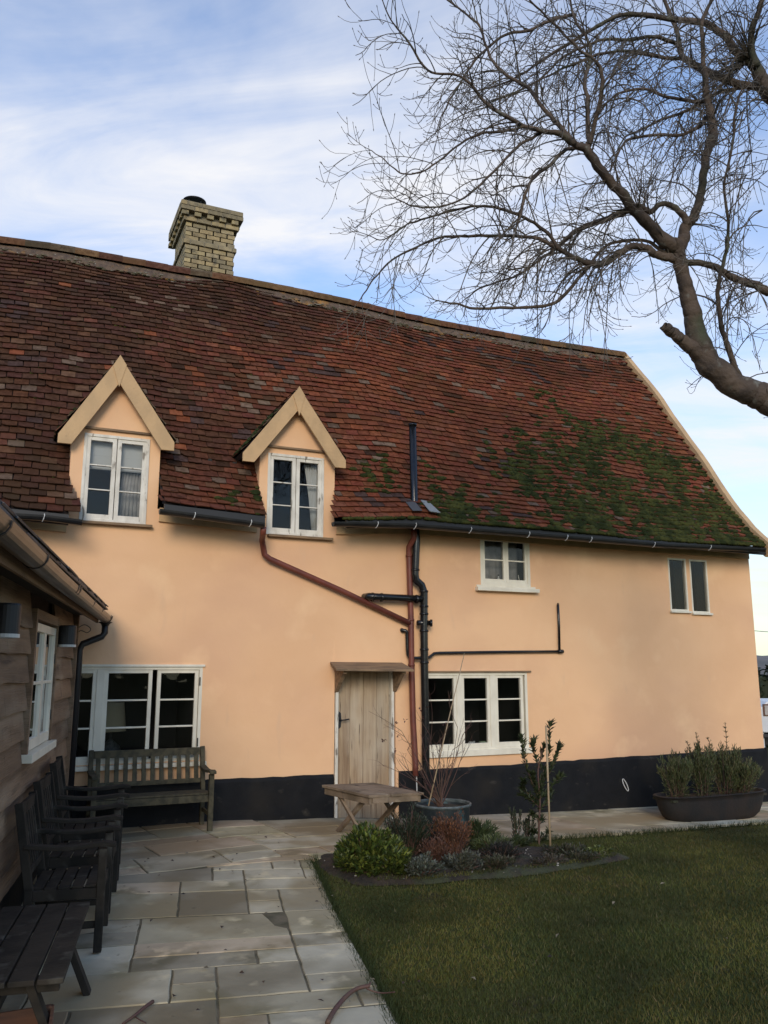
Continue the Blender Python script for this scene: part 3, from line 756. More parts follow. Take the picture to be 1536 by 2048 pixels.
# ---- windows
def window(h,cas,rows,mt,fr=.04,sash=.04,bar=.018,Y=-.002,dep=.075,sill=None,slots=(),name='window',sillmat=None,label=None,rowz=None,midbar=True):
    x0,x1,z0,z1=h; b=MB()
    yf=Y; yb=Y+dep
    b.box((x0,yf,z0),(x0+fr,yb,z1)); b.box((x1-fr,yf,z0),(x1,yb,z1)); b.box((x0+fr,yf+.001,z1-fr),(x1-fr,yb,z1)); b.box((x0+fr,yf+.001,z0),(x1-fr,yb,z0+fr))
    gl=MB()
    for ci,(a,c) in enumerate(cas):
        ya=yf+.010+ (.002*ci)
        za,zb=z0+fr-.004,z1-fr+.004
        b.box((a,ya,za),(a+sash,ya+.045,zb)); b.box((c-sash,ya,za),(c,ya+.045,zb)); b.box((a+sash,ya+.001,zb-sash),(c-sash,ya+.045,zb)); b.box((a+sash,ya+.001,za),(c-sash,ya+.045,za+sash*1.25))
        for k in range(1,rows):
            zc=lerp(za+sash*1.25,zb-sash,k/rows); b.box((a+sash,ya+.006,zc-bar/2),(c-sash,ya+.040,zc+bar/2))
        gl.add([(a+sash*.5,ya+.026,za+.02),(c-sash*.5,ya+.026,za+.02),(c-sash*.5,ya+.026,zb-.02),(a+sash*.5,ya+.026,zb-.02)],[(0,1,2,3)])
    for (a,c) in slots: b.box((a,yf+.004,z0+fr),(c,yb-.002,z1-fr))
    w=b.build(name,mt,cot,bevel=.0025,label=label)
    gl.build('glazing',M['glass'],w)
    if sill:
        sx0,sx1,sz,st,sp=sill; s=MB(); s.box((sx0,-sp,sz-st),(sx1,.03,sz)); s.box((sx0+.02,-.012,sz),(sx1-.02,.02,z0+.001)) if sz<z0-.01 else None
        s.build('sill',sillmat or mt,w,bevel=.004)
    return w
# ground floor left window, right casement ajar
c1=[(-.21,wx(191)),(wx(207),wx(303)),(wx(313),wx(396))]
w1=window(H1,c1,3,M['white'],fr=.035,slots=[(c1[0][1],c1[1][0])],sill=(-.3,wx(410,1535),.75,.045,.07),label='wide three light window behind the bench')
b=MB(); b.box((H1[0]-.02,-.022,H1[3]-.002),(H1[1]+.02,.0,H1[3]+.022)); b.build('head_drip',M['white'],w1)
hx=wx(398)
for zc in (1.6,.95): b=MB(); b.box((hx-.006,-.012,zc-.045),(hx+.006,-.003,zc+.045)); b.build('hinge',M['iron'],w1)
c2=[(H2[0]+.03,wx(914)),(wx(924),wx(981)),(wx(992),wx(1048))]
w2=window(H2,c2,3,M['white'],fr=.035,slots=[(c2[0][1],c2[1][0]),(c2[1][1],c2[2][0])],sill=(H2[0]-.02,wx(1062,1495),H2[2]+.002,.07,.035),label='three light window right of the black pipe')
b=MB(); b.box((H2[0]-.02,-.03,H2[3]+.001),(wx(1060,1343),.0,H2[3]+.022)); b.build('head_drip',M['wood_grey'],w2)
mx=(HB[0]+HB[1])/2
w3=window((HB[0],HB[1],HB[2],HB[3]),[(HB[0]+.035,mx+.012),(mx+.014,HB[1]-.035)],2,M['white'],fr=.042,sill=(HB[0]-.09,HB[1]+.09,HB[2]-.03,.05,.08),label='small four pane window tucked under the eaves')
for hh,lb_ in ((HT1,'left of the two narrow single panes'),(HT2,'right of the two narrow single panes')):
    x0,x1,z0,z1=hh; b=MB(); f=.026
    b.box((x0,-.006,z0),(x0+f,.05,z1)); b.box((x1-f,-.006,z0),(x1,.05,z1)); b.box((x0+f,-.005,z1-f),(x1-f,.05,z1)); b.box((x0+f,-.005,z0),(x1-f,.05,z0+f))
    w=b.build('window',M['white'],cot,bevel=.002,label=lb_); g2=MB(); g2.add([(x0+.01,.02,z0+.01),(x1-.01,.02,z0+.01),(x1-.01,.02,z1-.01),(x0+.01,.02,z1-.01)],[(0,1,2,3)]); g2.build('glazing',M['glass'],w)
    s=MB(); s.box((x0-.02,-.045,z0-.028),(x1+.02,-.001,z0)); s.build('sill',M['white'],w,bevel=.003)
for hh,lb_,sx in ((D1,'peeling window of the left dormer with lowered blind',(wx(147,1050),wx(303,1055))),(D2,'peeling window of the right dormer with side curtain',(wx(534,1075),wx(663,1080)))):
    mx=(hh[0]+hh[1])/2+.0
    window(hh,[(hh[0]+.028,mx-.004),(mx+.004,hh[1]-.028)],3,M['whiteold'],fr=.032,sash=.045,bar=.014,Y=-.012,sill=(sx[0],sx[1],hh[2]-.003,.03,.07),sillmat=M['wood_grey'],label=lb_)
# ---- door
b=MB(); x0,x1,_,z1=HD; dx0=wx(676,1500); dx1=wx(782,1500)
npl=4; 
for k in range(npl):
    a=lerp(dx0,dx1,k/npl)+.002; c=lerp(dx0,dx1,(k+1)/npl)-.002
    f=(.92,1.02,.97,.88)[k]; b.box((a,.055+.002*(k%2),-.02),(c,.09,z1-.01),(f,f,f))
dr=b.build('door',M['door'],cot,tint=True,bevel=.003,label='bleached plank door, bare wood darkened at its foot')
b=MB(); hy=wz(683,1440,.05); hx=dx0+.035; b.prism([(hx-.025,hy-.11),(hx+.015,hy-.08),(hx+.022,hy),(hx+.015,hy+.08),(hx-.025,hy+.11)],'y',.044,.056); b.tube([(hx,.045,hy),(hx+.01,.0,hy),(hx+.05,-.01,hy+.004),(hx+.10,-.008,hy+.012)],.008,8)
b.build('latch',M['iron'],dr)
b=MB(); b.box((dx0-.04,-.012,-.06),(dx0-.003,.09,z1)); b.box((dx1+.003,-.010,-.06),(dx1+.04,.09,z1)); b.box((dx0-.04,.0,z1-.012),(dx1+.04,.09,z1+.001))
b.build('door_frame',M['whiteold'],cot,bevel=.003)
b=MB(); b.box((dx0,-.02,-.10),(dx1,.12,-.022)); b.build('door_step',M['mortar'],cot)
hd=MB(); zh=wz(725,1334); hx0=wx(664,1334,-.2); hx1=wx(818,1334,-.2)
hd.add([(hx0,-.34,zh-.045),(hx1,-.34,zh-.055),(hx1+.0,.0,zh+.03),(hx0+.05,.0,zh+.035),(hx0,-.34,zh-.02),(hx1,-.34,zh-.03),(hx1,-.002,zh+.055),(hx0+.05,-.002,zh+.06)],[(0,3,2,1),(4,5,6,7),(0,1,5,4),(1,2,6,5),(2,3,7,6),(3,0,4,7)])
hood=hd.build('door_hood',M['wood_grey'],cot,bevel=.003)
for xx in (dx0-.03,dx1+.045):
    b=MB(); z=zh-.03; arc=[(-.02-.24*math.cos(R(q)),z-.24+.19*math.sin(R(q))) for q in range(90,-1,-15)]
    pl=[(-.002,z+.03),(-.28,z-.018),(-.28,z-.05)]+[(-.002-.24*(1-math.sin(R(q))) if False else -.03-.22*math.sin(R(q)),z-.27+.22*math.cos(R(q)) if False else z-.05-.20*(1-math.sin(R(q)))) for q in range(75,-1,-15)]+[(-.002,z-.27)]
    b.prism(pl,'x',xx-.022,xx+.022); b.build('bracket',M['wood_grey'],hood,recalc=True)
# ---- gutters
def gutter(pts,r,mt,parent,name='gutter',brk=(),n=9):
    b=MB(); m=len(pts)
    for i,p in enumerate(pts):
        p=Vector(p); t=(Vector(pts[min(i+1,m-1)])-Vector(pts[max(i-1,0)])).normalized(); sd=t.cross(Vector((0,0,1))).normalized()
        for rr in (r,r-.004):
            for k in range(n):
                a=math.pi*k/(n-1); q=p+sd*(math.cos(a)*rr)-Vector((0,0,1))*(math.sin(a)*rr); b.v.append(tuple(q)); b.c.append((1,1,1))
    w=2*n
    for i in range(m-1):
        for k in range(n-1):
            b.f.append((i*w+k,i*w+k+1,(i+1)*w+k+1,(i+1)*w+k)); b.f.append((i*w+n+k,(i+1)*w+n+k,(i+1)*w+n+k+1,i*w+n+k+1))
        for k in (0,n-1): b.f.append((i*w+k,(i+1)*w+k,(i+1)*w+n+k,i*w+n+k))
    for e in (0,m-1): b.f.append(tuple(e*w+k for k in range(n)))
    return b.build(name,mt,parent,smooth=False)
GY=-.43
segs=[[(0,1032),(95,1038),(164,1047)],[(319,1025),(430,1040),(527,1053)],[(666,1050),(830,1055),(1100,1076),(1330,1095),(1527,1103)]]
for si,sg in enumerate(segs):
    pts=[wl(a,b_-6,GY) for a,b_ in sg]
    if si==0: pts=[Vector((XL,GY,pts[0].z+.02))]+pts
    g=gutter(pts,.055,M['gutter'],cot)
    for px in ([88],[388,500],[752,828,938,1054,1130,1178,1304,1416])[si]:
        py=interp([q[0] for q in sg],[q[1] for q in sg],px)-6; p=wl(px,py,GY)
        b=MB(); b.tube([p+Vector((0,-.060,.012)),p+Vector((.004,-.062,-.01)),p+Vector((-.004,-.045,-.045)),p+Vector((-.012,-.015,-.062))],.005,6); b.build('gutter_clip',M['clip'],g)
# fascia
for xa,xb in ((XL,D1[0]-.12),(dorm[0]['x1']+.02,dorm[1]['x0']-.02),(dorm[1]['x1']+.02,XR-.02)):
    b=MB(); e=MB(); k=max(1,int((xb-xa)/.5))
    for i in range(k+1):
        u=lerp(xa,xb,i/k); b.v+=[(u,-.035,ez(u)-.145),(u,-.035,ez(u)+.01),(u,-.001,ez(u)-.145)]; b.c+=[(1,1,1)]*3
        e.v+=[(u,-.36,ez(u)-.12),(u,-.32,ez(u)-.12),(u,-.32,ez(u)+.005),(u,-.36,ez(u)-.01)]; e.c+=[(1,1,1)]*4
        if i:
            q=i*3; b.f+=[(q-3,q,q+1,q-2),(q-1,q+2,q,q-3)]; q=i*4; e.f+=[(q-4+m,q+m,q+(m+1)%4,q-4+(m+1)%4) for m in range(4)]
    e.f+=[(0,1,2,3),(4*k,4*k+3,4*k+2,4*k+1)]
    b.build('fascia',M['trim'],cot); e.build('eaves_board',M['iron'],cot)
# ---- pipes on the wall
def pp(px,py,off): return wl(px,py,-off)
b=MB(); r=.048
path=[pp(825,850,.11),pp(829,1030,.11),pp(833,1080,.11),pp(830,1148,.11),pp(832,1160,.11),pp(843,1170,.11),pp(848,1184,.11),pp(848,1260,.11),pp(849,1340,.11),pp(851,1450,.11),pp(852,1560,.11),Vector((pp(852,1560,.11).x,-.11,-.02))]
b.tube(path,r,14)
for py in (850,1028,1140,1183,1213,1228,1262,1299,1325): 
    px=interp([850,1030,1080,1148,1160,1170,1184,1260,1340],[825,829,833,830,832,843,848,848,849],py); p=pp(px,py,.11); b.tube([p+Vector((0,0,.012)),p-Vector((0,0,.012))],r+.009,14)
sp_=b.build('soil_pipe',M['pipe'],cot,smooth=True,label='tall black vent pipe rising through the eaves')
b=MB(); b.tube([pp(736,1193,.12)+Vector((-.0,.11,0)),pp(738,1193,.12),pp(760,1194,.12),pp(846,1198,.11)],[.046,.046,.044,.044],12); 
for px in (745,763,833): p=pp(px,1194+(px-745)*.05,.12); b.tube([p-Vector((.011,0,0)),p+Vector((.011,0,0))],.055,14)
b.build('branch_pipe',M['pipe'],sp_,smooth=True)
b=MB(); p=pp(848,1246,.11); b.tube([p-Vector((.09,0,0)),p+Vector((.10,-.0,0))],.034,12); b.tube([p+Vector((.075,-.02,0)),p+Vector((.10,-.03,0))],.045,12); b.build('pipe_boss',M['pipe'],sp_,smooth=True)
b=MB(); b.tube(catmull([pp(805,1261,.03),pp(812,1262,.05),pp(814,1272,.05),pp(815,1300,.05),pp(817,1311,.05),pp(824,1316,.07),pp(843,1316,.09)],4),.021,8); b.tube([pp(803,1260,.0),pp(806,1261,.045)],.026,8); b.build('waste_pipe',M['pipe'],sp_,smooth=True)
b=MB(); b.tube([pp(852,1316,.09),pp(858,1315,.07),pp(868,1307,.04),pp(880,1306,.035),pp(1000,1304,.035),pp(1121,1303,.035)],.0185,8); b.tube([pp(1119,1306,.035),pp(1118,1250,.035),pp(1116,1211,.035),pp(1116,1208,.0)],.017,8); b.tube([pp(1117,1303,.036),pp(1126,1303,.036)],.026,8); b.build('waste_pipe',M['pipe'],cot,smooth=True,label='thin black pipe running right then up the wall')
b=MB(); r=.036
b.tube([pp(828,1058,.20),pp(828,1076,.17),pp(818,1094,.075),pp(818,1112,.07),pp(822,1240,.07),pp(823,1320,.07),pp(826,1440,.07),pp(831,1530,.07),pp(831,1552,.08)],r,12)
for py in (1112,1240,1330): p=pp(interp([1112,1240,1330],[818,822,823],py),py,.07); b.tube([p+Vector((0,0,.015)),p-Vector((0,0,.015))],r+.006,12)
rp=b.build('downpipe',M['redpipe'],cot,smooth=True,label='red brown downpipe beside the black pipe')
b=MB(); b.tube([pp(833,1548,.07),pp(834,1588,.06)],.008,6); b.build('outlet_tube',M['clip'],rp)
b=MB(); b.tube([pp(527,1056,.40),pp(526,1068,.34),pp(524,1080,.09),pp(529,1109,.07),pp(540,1118,.07),pp(680,1180,.07),pp(821,1247,.07)],r*.95,12); b.build('downpipe',M['redpipe'],cot,smooth=True,label='red brown pipe slanting down from the right dormer')
# tiles and lead round the vent pipe
b=MB(); q=pp(833,1026,.10)
b.add([(q.x-.18,-.36,q.z-.03),(q.x-.05,-.36,q.z-.02),(q.x-.05,-.10,q.z+.17),(q.x-.18,-.10,q.z+.16)],[(0,1,2,3)],(.08,.08,.085)); b.add([(q.x+.05,-.37,q.z-.02),(q.x+.2,-.37,q.z-.03),(q.x+.16,-.12,q.z+.16),(q.x+.05,-.12,q.z+.17)],[(0,1,2,3)],(.24,.25,.25))
b.build('flashing',M['grass'],cot,tint=True,sol=.008)
# ring on the plinth
b=MB(); q=pp(1251,1570,.05); b.tube([q+Vector((.035*math.cos(a)+.02*math.sin(a),-.012*math.sin(a),-.075*math.sin(a)-.02*math.cos(a))) for a in [2*math.pi*i/16 for i in range(17)]],.0065,6,cap=False); b.tube([q+Vector((-.02,.0,.075)),q+Vector((-.02,.04,.08))],.006,6); b.build('wall_ring',M['clip'],cot)
# ---- chimney
CY=2.95; cx0=wx(369,500,CY); cx1=wx(469,500,CY); cw=cx1-cx0
cyb=CY+.95
zt=lambda py: wz(420,py,CY)
ch=MB(); core=MB()
z0=6.9; ztop=zt(412)
core.box((cx0+.012,CY+.012,6.5),(cx1-.012,cyb-.012,ztop-.01))
ci=0; z=z0; hB=.0665; gap=.010
brc=[(1,1,1),(1.12,1.05,.92),(.86,.86,.86),(1.0,.95,.85),(.75,.76,.76),(1.15,1.12,1.0)]
tot=int((ztop-z0)/(hB+gap))
nb=tot
def course(z,ex,k,hh=hB):
    a0,a1,b0,b1=cx0-ex,cx1+ex,CY-ex,cyb+ex
    core.box((a0+.012,b0+.012,z-.002),(a1-.012,b1-.012,z+hh+gap+.001))
    for (s0,s1,fn) in ((a0,a1,lambda u,v:((u,b0,z),(v,b0+.1,z+hh))),(a0,a1,lambda u,v:((u,b1-.1,z),(v,b1,z+hh))),(b0+.102,b1-.102,lambda u,v:((a0,u,z),(a0+.1,v,z+hh))),(b0+.102,b1-.102,lambda u,v:((a1-.1,u,z),(a1,v,z+hh)))):
        u=s0-(.11 if k%2 else 0)
        while u<s1-.01:
            v=min(u+.215,s1); uu=max(u,s0)
            if v-uu>.02:
                c=random.choice(brc); f=ru(.85,1.1); j=ru(-.002,.003); p,q=fn(uu+.004,v-.006 if v<s1 else v)
                ch.box((p[0],p[1]+j*.5,p[2]),(q[0],q[1],q[2]),tuple(t*f for t in c))
            u+=.225
for k in range(tot):
    z=z0+k*(hB+gap); top=tot-1-k
    ex=0
    if top in (0,1): ex=.105
    elif top==2: ex=-1
    elif top==3: ex=.045
    elif top==8: ex=.028
    if ex==-1:
        core.box((cx0+.0,CY+.0,z),(cx1,cyb,z+hB+gap))
        u=cx0-.08
        while u<cx1+.05:
            f=ru(.8,1.1); ch.box((u,CY-.085,z),(u+.105,CY+.01,z+hB),(f,f,f*.9)); u+=.20
        u=CY-.08
        while u<cyb:
            f=ru(.8,1.1); ch.box((cx0-.085,u+.13,z),(cx0+.01,u+.235,z+hB),(f,f,f*.9)); ch.box((cx1-.01,u+.13,z),(cx1+.085,u+.235,z+hB),(f,f,f*.9)); u+=.20
    else: course(z,ex,k)
chm=ch.build('chimney',M['brick'],cot,tint=True,bevel=.003)
core.build('chimney_core',M['mortar'],chm)
b=MB(); q=wl(389,404,CY+.30); q.z-=.19
b.lathe([(.135,-.25),(.135,.06),(.12,.06),(.12,-.25)],q,20)
for a in (.6,2.2,3.9,5.3): b.beam(q+Vector((.13*math.cos(a),.13*math.sin(a),.02)),q+Vector((.15*math.cos(a),.15*math.sin(a),.20)),.014,.006)
b.lathe([(.001,.26),(.09,.235),(.19,.19),(.19,.18),(.17,.165),(.001,.19)],q,28); b.build('cowl',M['iron'],chm)
# ================================================================== things inside the windows
def curtain(name,x0,x1,xb0,xb1,z0,z1,Y,m,label,cat):
    b=MB(); n=26; 
    for j,(a,c,z) in enumerate(((x0,x1,z1),(lerp(x0,xb0,.6),lerp(x1,xb1,.6),lerp(z1,z0,.5)),(xb0,xb1,z0))):
        for i in range(n+1):
            b.v.append((lerp(a,c,i/n),Y+.014*math.sin(i*1.5+j*.3),z)); b.c.append((1,1,1))
    for j in range(2):
        for i in range(n): b.f.append((j*(n+1)+i,j*(n+1)+i+1,(j+1)*(n+1)+i+1,(j+1)*(n+1)+i))
    return tag(b.build(name,m,smooth=True,sol=.004),label,cat)
b=MB(); zb=wz(230,938); 
b.box((D1[0]+.03,.10,zb),(D1[1]-.03,.106,D1[3]-.02)); b.box((D1[0]+.03,.098,lerp(zb,D1[3],.42)),(D1[1]-.03,.10,lerp(zb,D1[3],.42)+.008)); b.box((D1[0]+.03,.095,zb),(D1[1]-.03,.11,zb+.015))
tag(b.build('roman_blind',M['blind']),'pale roman blind drawn halfway down the left dormer window','blind')
curtain('curtain',D1[1]-.26,D1[1]-.05,D1[1]-.30,D1[1]-.04,D1[2]+.03,zb,.14,M['cloth'],'grey gathered curtain in the right half of the left dormer window','curtain')
curtain('curtain',D2[1]-.22,D2[1]-.03,D2[1]-.10,D2[1]-.03,D2[2]+.03,D2[3]-.04,.11,M['blind'],'cream curtain tied back at the right of the right dormer window','curtain')
curtain('curtain',HB[0]+.05,HB[1]-.05,HB[0]+.05,HB[1]-.05,HB[2]+.03,HB[3]-.03,.22,M['cloth'],'pale grey blind filling the small window under the eaves','blind')
# bathroom sill things
zs_b=HB[2]+.042
b=MB(); b.box((HB[0],.09,HB[2]),(HB[1],.21,zs_b)); b.build('inner_sill',M['white'],w3)
bx=wx(998,1160,.12); b=MB(); b.lathe([(.001,0),(.022,0),(.024,.01),(.024,.055),(.009,.085),(.009,.11)],(bx,.13,zs_b),14); bt=b.build('bottle',M['blind'],smooth=True); tag(bt,'small clear bottle standing on the sill of the small eaves window','bottle')
b=MB(); b.lathe([(.001,.122),(.011,.122),(.011,.105)],(bx,.13,zs_b),12); b.build('cap',M['iron'],bt)
bx=wx(1040,1160,.12); b=MB(); b.lathe([(.001,0),(.03,0),(.033,.06),(.028,.06),(.001,.05)],(bx,.13,zs_b),14); M['blue']=mat('navy_enamel',(.02,.04,.12),rough=.3)
bt=b.build('beaker',M['blue'],smooth=True); tag(bt,'dark blue beaker on the sill of the small eaves window','beaker')
b=MB(); b.tube([(bx,.13,zs_b+.02),(bx-.02,.13,zs_b+.13)],.006,6); tag(b.build('toothbrush',M['white']),'white brush leaning in the dark blue beaker','toothbrush')
# kitchen sill things
zk=H2[2]+.04; b=MB(); b.box((H2[0],.085,H2[2]-.01),(H2[1],.23,zk)); b.build('inner_sill',M['white'],w2)
b=MB(); q=wx(966,1490,.13); b.box((q-.05,.11,zk),(q+.05,.17,zk+.03),(.5,.6,.5)); b.box((q-.04,.115,zk+.03),(q+.04,.165,zk+.05),(.35,.42,.3)); M['sponge']=mat('pale_green_box',(.30,.38,.26),rough=.8); tag(b.build('box',M['sponge'],bevel=.004),'pale green box on the sill inside the kitchen window','box')
b=MB(); q=wx(944,1492,.13); b.tube([(q-.06,.13,zk+.02),(q-.03,.13,zk+.035),(q+.01,.13,zk+.03),(q+.04,.13,zk+.05)],[.012,.022,.02,.012],8); tag(b.build('ornament',M['clip'],smooth=True),'small white ornament left of the green box on the kitchen sill','ornament')
# lamp behind the big window
lx=wx(215,1470,.45); t=thing('table_lamp','unlit table lamp with cream drum shade standing inside the left ground floor window','lamp',(lx,.5,.45))
b=MB(); zt_=wz(215,1405,.5); zb_=wz(215,1462,.5)
b.lathe([(.20,zb_),(.165,zt_),(.160,zt_),(.195,zb_)],(lx,.5,0),28); b.build('lamp_shade',M['shade'],t,smooth=True)
b=MB(); b.lathe([(.001,.60),(.09,.60),(.12,.72),(.13,.80),(.10,.90),(.03,.96),(.012,.98),(.012,zb_+.03)],(lx+.04,.5,0),20); b.build('lamp_base',M['ceramic'],t,smooth=True)
b=MB(); b.box((-.2,.32,.54),(1.9,.72,.60)); tag(b.build('side_table',M['tablew']),'dark wooden shelf carrying the lamp inside the left window','table')
# ================================================================== OUTBUILDING
A12=R(9.9); dv=Vector((math.sin(A12),math.cos(A12),0)); nv=Vector((dv.y,-dv.x,0)); CO=Vector((.585,-.35,0))
def ob(s_,off,z): return CO-dv*s_+nv*off+Vector((0,0,z))      # s_ metres toward the camera from the corner
def obpx(x,y,off):
    r=ray(x,y); p0=CO+nv*off; t=((p0-CAM).dot(nv))/(r.dot(nv)); p=CAM+r*t; return (CO-p).dot(dv),p.z
shed=thing('timber_outbuilding','low outbuilding clad in brown wavy weatherboards with a slate roof, left of the patio','outbuilding',tuple(ob(3,0,0)))
LEN=6.3; EZ=2.30
wn=(obpx(97,1370,.0)[0],obpx(53,1370,.0)[0],1.17,2.07)   # window s0,s1,z0,z1
b=MB()
def obbox(b,s0,s1,o0,o1,z0,z1,c=None):
    vs=[ob(s,o,z) for z in (z0,z1) for s,o in ((s0,o0),(s1,o0),(s1,o1),(s0,o1))]
    b.add(vs,[(0,1,2,3),(7,6,5,4),(0,4,5,1),(1,5,6,2),(2,6,7,3),(3,7,4,0)],c)
obbox(b,0,LEN,-.16,-.045,-.1,wn[2]); obbox(b,0,LEN,-.16,-.045,wn[3],2.36); obbox(b,0,wn[0],-.16,-.045,wn[2],wn[3]); obbox(b,wn[1],LEN,-.16,-.045,wn[2],wn[3])
b.build('wall_frame',M['under'],shed)
# each weatherboard is its own wavy plank; one cladding mesh
b=MB(); z=.34; row=0
while z<2.2:
    h=.215+.02*nz(row*2.3); joints=[0]
    while joints[-1]<LEN: joints.append(joints[-1]+random.choice((3.9,4.6,5.1)))
    spans=[]
    for a,c in zip(joints[:-1],joints[1:]):
        c=min(c,LEN)
        if z+h*.6>wn[2]-.02 and z<wn[3]+.03:
            if a<wn[0]-.06: spans.append((a,min(c,wn[0]-.075)))
            if c>wn[1]+.08: spans.append((max(a,wn[1]+.075),c))
        else: spans.append((a,c))
    for a,c in spans:
        if c-a<.05: continue
        f=ru(.78,1.2); g=ru(.95,1.05); n=max(2,int((c-a)/.06)); sd=ru(0,90); b0=len(b.v)
        for i in range(n+1):
            s=lerp(a+.002,c-.002,i/n); w=.016*nz(s*1.3,sd)+.008*nz(s*5,sd)
            for (o,zz) in ((.026,z+w),(.026,z+w+.02),(-.012,z+h+.05),(-.03,z+h+.05),(-.012,z+w)):
                p=ob(s,o+.005*nz(s*2.2,sd+3),zz); b.v.append(tuple(p)); b.c.append((f,f*g,f*g*g))
        for i in range(n):
            for q in range(5): b.f.append((b0+i*5+q,b0+i*5+(q+1)%5,b0+(i+1)*5+(q+1)%5,b0+(i+1)*5+q))
        b.f.append(tuple(b0+q for q in range(5))); b.f.append(tuple(b0+n*5+q for q in range(4,-1,-1)))
    z+=h-.028; row+=1
b.build('weatherboards',M['board'],shed,tint=True)
b=MB(); obbox(b,-.05,LEN,-.03,.010,-.06,.36); b.build('plinth',M['plinth'],shed)
b=MB(); b.beam(ob(-.03,.01,.0),ob(-.03,.01,2.34),.075,.075,nv); b.build('corner_post',M['board'],shed,tint=True)
b=MB(); vs=[ob(s_,o_,z_) for s_ in (-.04,-.015) for o_,z_ in ((-3.2,0),(-.03,0),(-.03,2.36),(-3.2,4.15))]; b.add(vs,[(0,1,2,3),(7,6,5,4),(0,4,5,1),(1,5,6,2),(2,6,7,3),(3,7,4,0)]); b.build('end_wall',M['board'],shed,tint=True)
b=MB(); vs=[ob(s_,o_,z_) for s_ in (LEN-.03,LEN) for o_,z_ in ((-3.2,0),(-.03,0),(-.03,2.36),(-3.2,4.15))]; b.add(vs,[(0,1,2,3),(7,6,5,4),(0,4,5,1),(1,5,6,2),(2,6,7,3),(3,7,4,0)]); b.build('end_wall',M['board'],shed,tint=True)
# window of the outbuilding
b=MB()
obbox(b,wn[0]-.065,wn[0]-.002,-.02,.045,wn[2]-.02,wn[3]+.09); obbox(b,wn[1]+.002,wn[1]+.065,-.02,.045,wn[2]-.02,wn[3]+.09); obbox(b,wn[0]-.001,wn[1]+.001,-.02,.043,wn[3]+.02,wn[3]+.09)
sw=b.build('window',M['board'],shed,tint=True,label='narrow white casement in a brown timber surround')
b=MB(); a,c,z0,z1=wn
obbox(b,a,a+.055,-.01,.030,z0,z1); obbox(b,c-.055,c,-.01,.030,z0,z1); obbox(b,a+.055,c-.055,-.01,.029,z1-.06,z1); obbox(b,a+.055,c-.055,-.01,.029,z0,z0+.075); mz=lerp(z0,z1,.52); obbox(b,a+.055,c-.055,.0,.026,mz-.011,mz+.011); mm=(a+c)/2; obbox(b,mm-.05,mm+.05,-.01,.027,z0+.075,z1-.06)
b.build('casement',M['white'],sw,bevel=.003)
b=MB(); obbox(b,a-.075,c+.075,-.01,.085,z0-.065,z0-.006); b.build('sill',M['white'],sw,bevel=.004)
b=MB(); b.add([ob(a+.03,.008,z0+.03),ob(c-.03,.008,z0+.03),ob(c-.03,.008,z1-.03),ob(a+.03,.008,z1-.03)],[(0,1,2,3)]); b.build('glazing',M['glass'],sw)
for zc in (z0+.2,z1-.25):
    b=MB(); obbox(b,a-.004,a+.012,.030,.036,zc-.04,zc+.04); b.build('hinge',M['iron'],sw)
b=MB(); obbox(b,a-.1,c+.1,-.9,-.17,z0-.2,z0-.19); b.build('inner_sill',M['room'],sw)
# roof of the outbuilding: rafters, slates, gutter
RO=.24; pit=math.tan(R(30))
b=MB(); Z0=EZ+.0
b.add([ob(-.12,RO,Z0+.045),ob(LEN,RO,Z0+.045),ob(LEN,-3.0,Z0+.045+pit*(RO+3)),ob(-.12,-3.0,Z0+.045+pit*(RO+3)),ob(-.12,RO,Z0+.02),ob(LEN,RO,Z0+.02),ob(LEN,-3.0,Z0+.02+pit*(RO+3)),ob(-.12,-3.0,Z0+.02+pit*(RO+3))],[(0,1,2,3),(7,6,5,4),(0,4,5,1),(1,5,6,2),(2,6,7,3),(3,7,4,0)])
sr=b.build('roof',M['under'],shed)
b=MB(); Us=-dv; Vs=(-nv+Vector((0,0,pit))).normalized(); Ns=Vs.cross(Us).normalized()
if Ns.z<0: Ns=-Ns
for r_ in range(15):
    s=-.16+(.15 if r_%2 else 0)
    while s<LEN:
        f=ru(.8,1.2); o=ob(s+.15,RO+.06,Z0+.055)+Vs*(r_*.22)+Ns*.006
        U=Us; Nn=Ns; hw=.147; l=.40; th=.009; tail=-Nn*.024; j=Vs*ru(-.012,.012)
        p=[o-U*hw+j+Nn*.022,o+U*hw+j+Nn*.022,o+U*hw+Vs*l+tail+Nn*.022,o-U*hw+Vs*l+tail+Nn*.022]
        b.add(p+[v-Nn*th for v in p],[(0,1,2,3),(7,6,5,4),(0,4,5,1),(1,5,6,2),(2,6,7,3),(3,7,4,0)],(f,f,f)); s+=.30
for k in range(31):
    f=ru(.8,1.2); o=ob(-.16+.30*k+.15,RO+.075,Z0+.046); U=Us; hw=.147; p=[o-U*hw,o+U*hw,o+U*hw+Vs*.3-Ns*.01,o-U*hw+Vs*.3-Ns*.01]
    b.add(p+[v-Ns*.009 for v in p],[(0,1,2,3),(7,6,5,4),(0,4,5,1),(1,5,6,2),(2,6,7,3),(3,7,4,0)],(f,f,f))
b.build('slates',M['slate'],sr,tint=True)
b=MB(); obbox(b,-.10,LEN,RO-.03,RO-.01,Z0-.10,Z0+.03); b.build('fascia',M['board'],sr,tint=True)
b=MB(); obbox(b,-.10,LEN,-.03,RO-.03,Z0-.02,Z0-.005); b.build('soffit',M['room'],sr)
for k in range(1,19,1):
    if k*.5<LEN: pass
gs0,gz0=-.20,Z0-.035
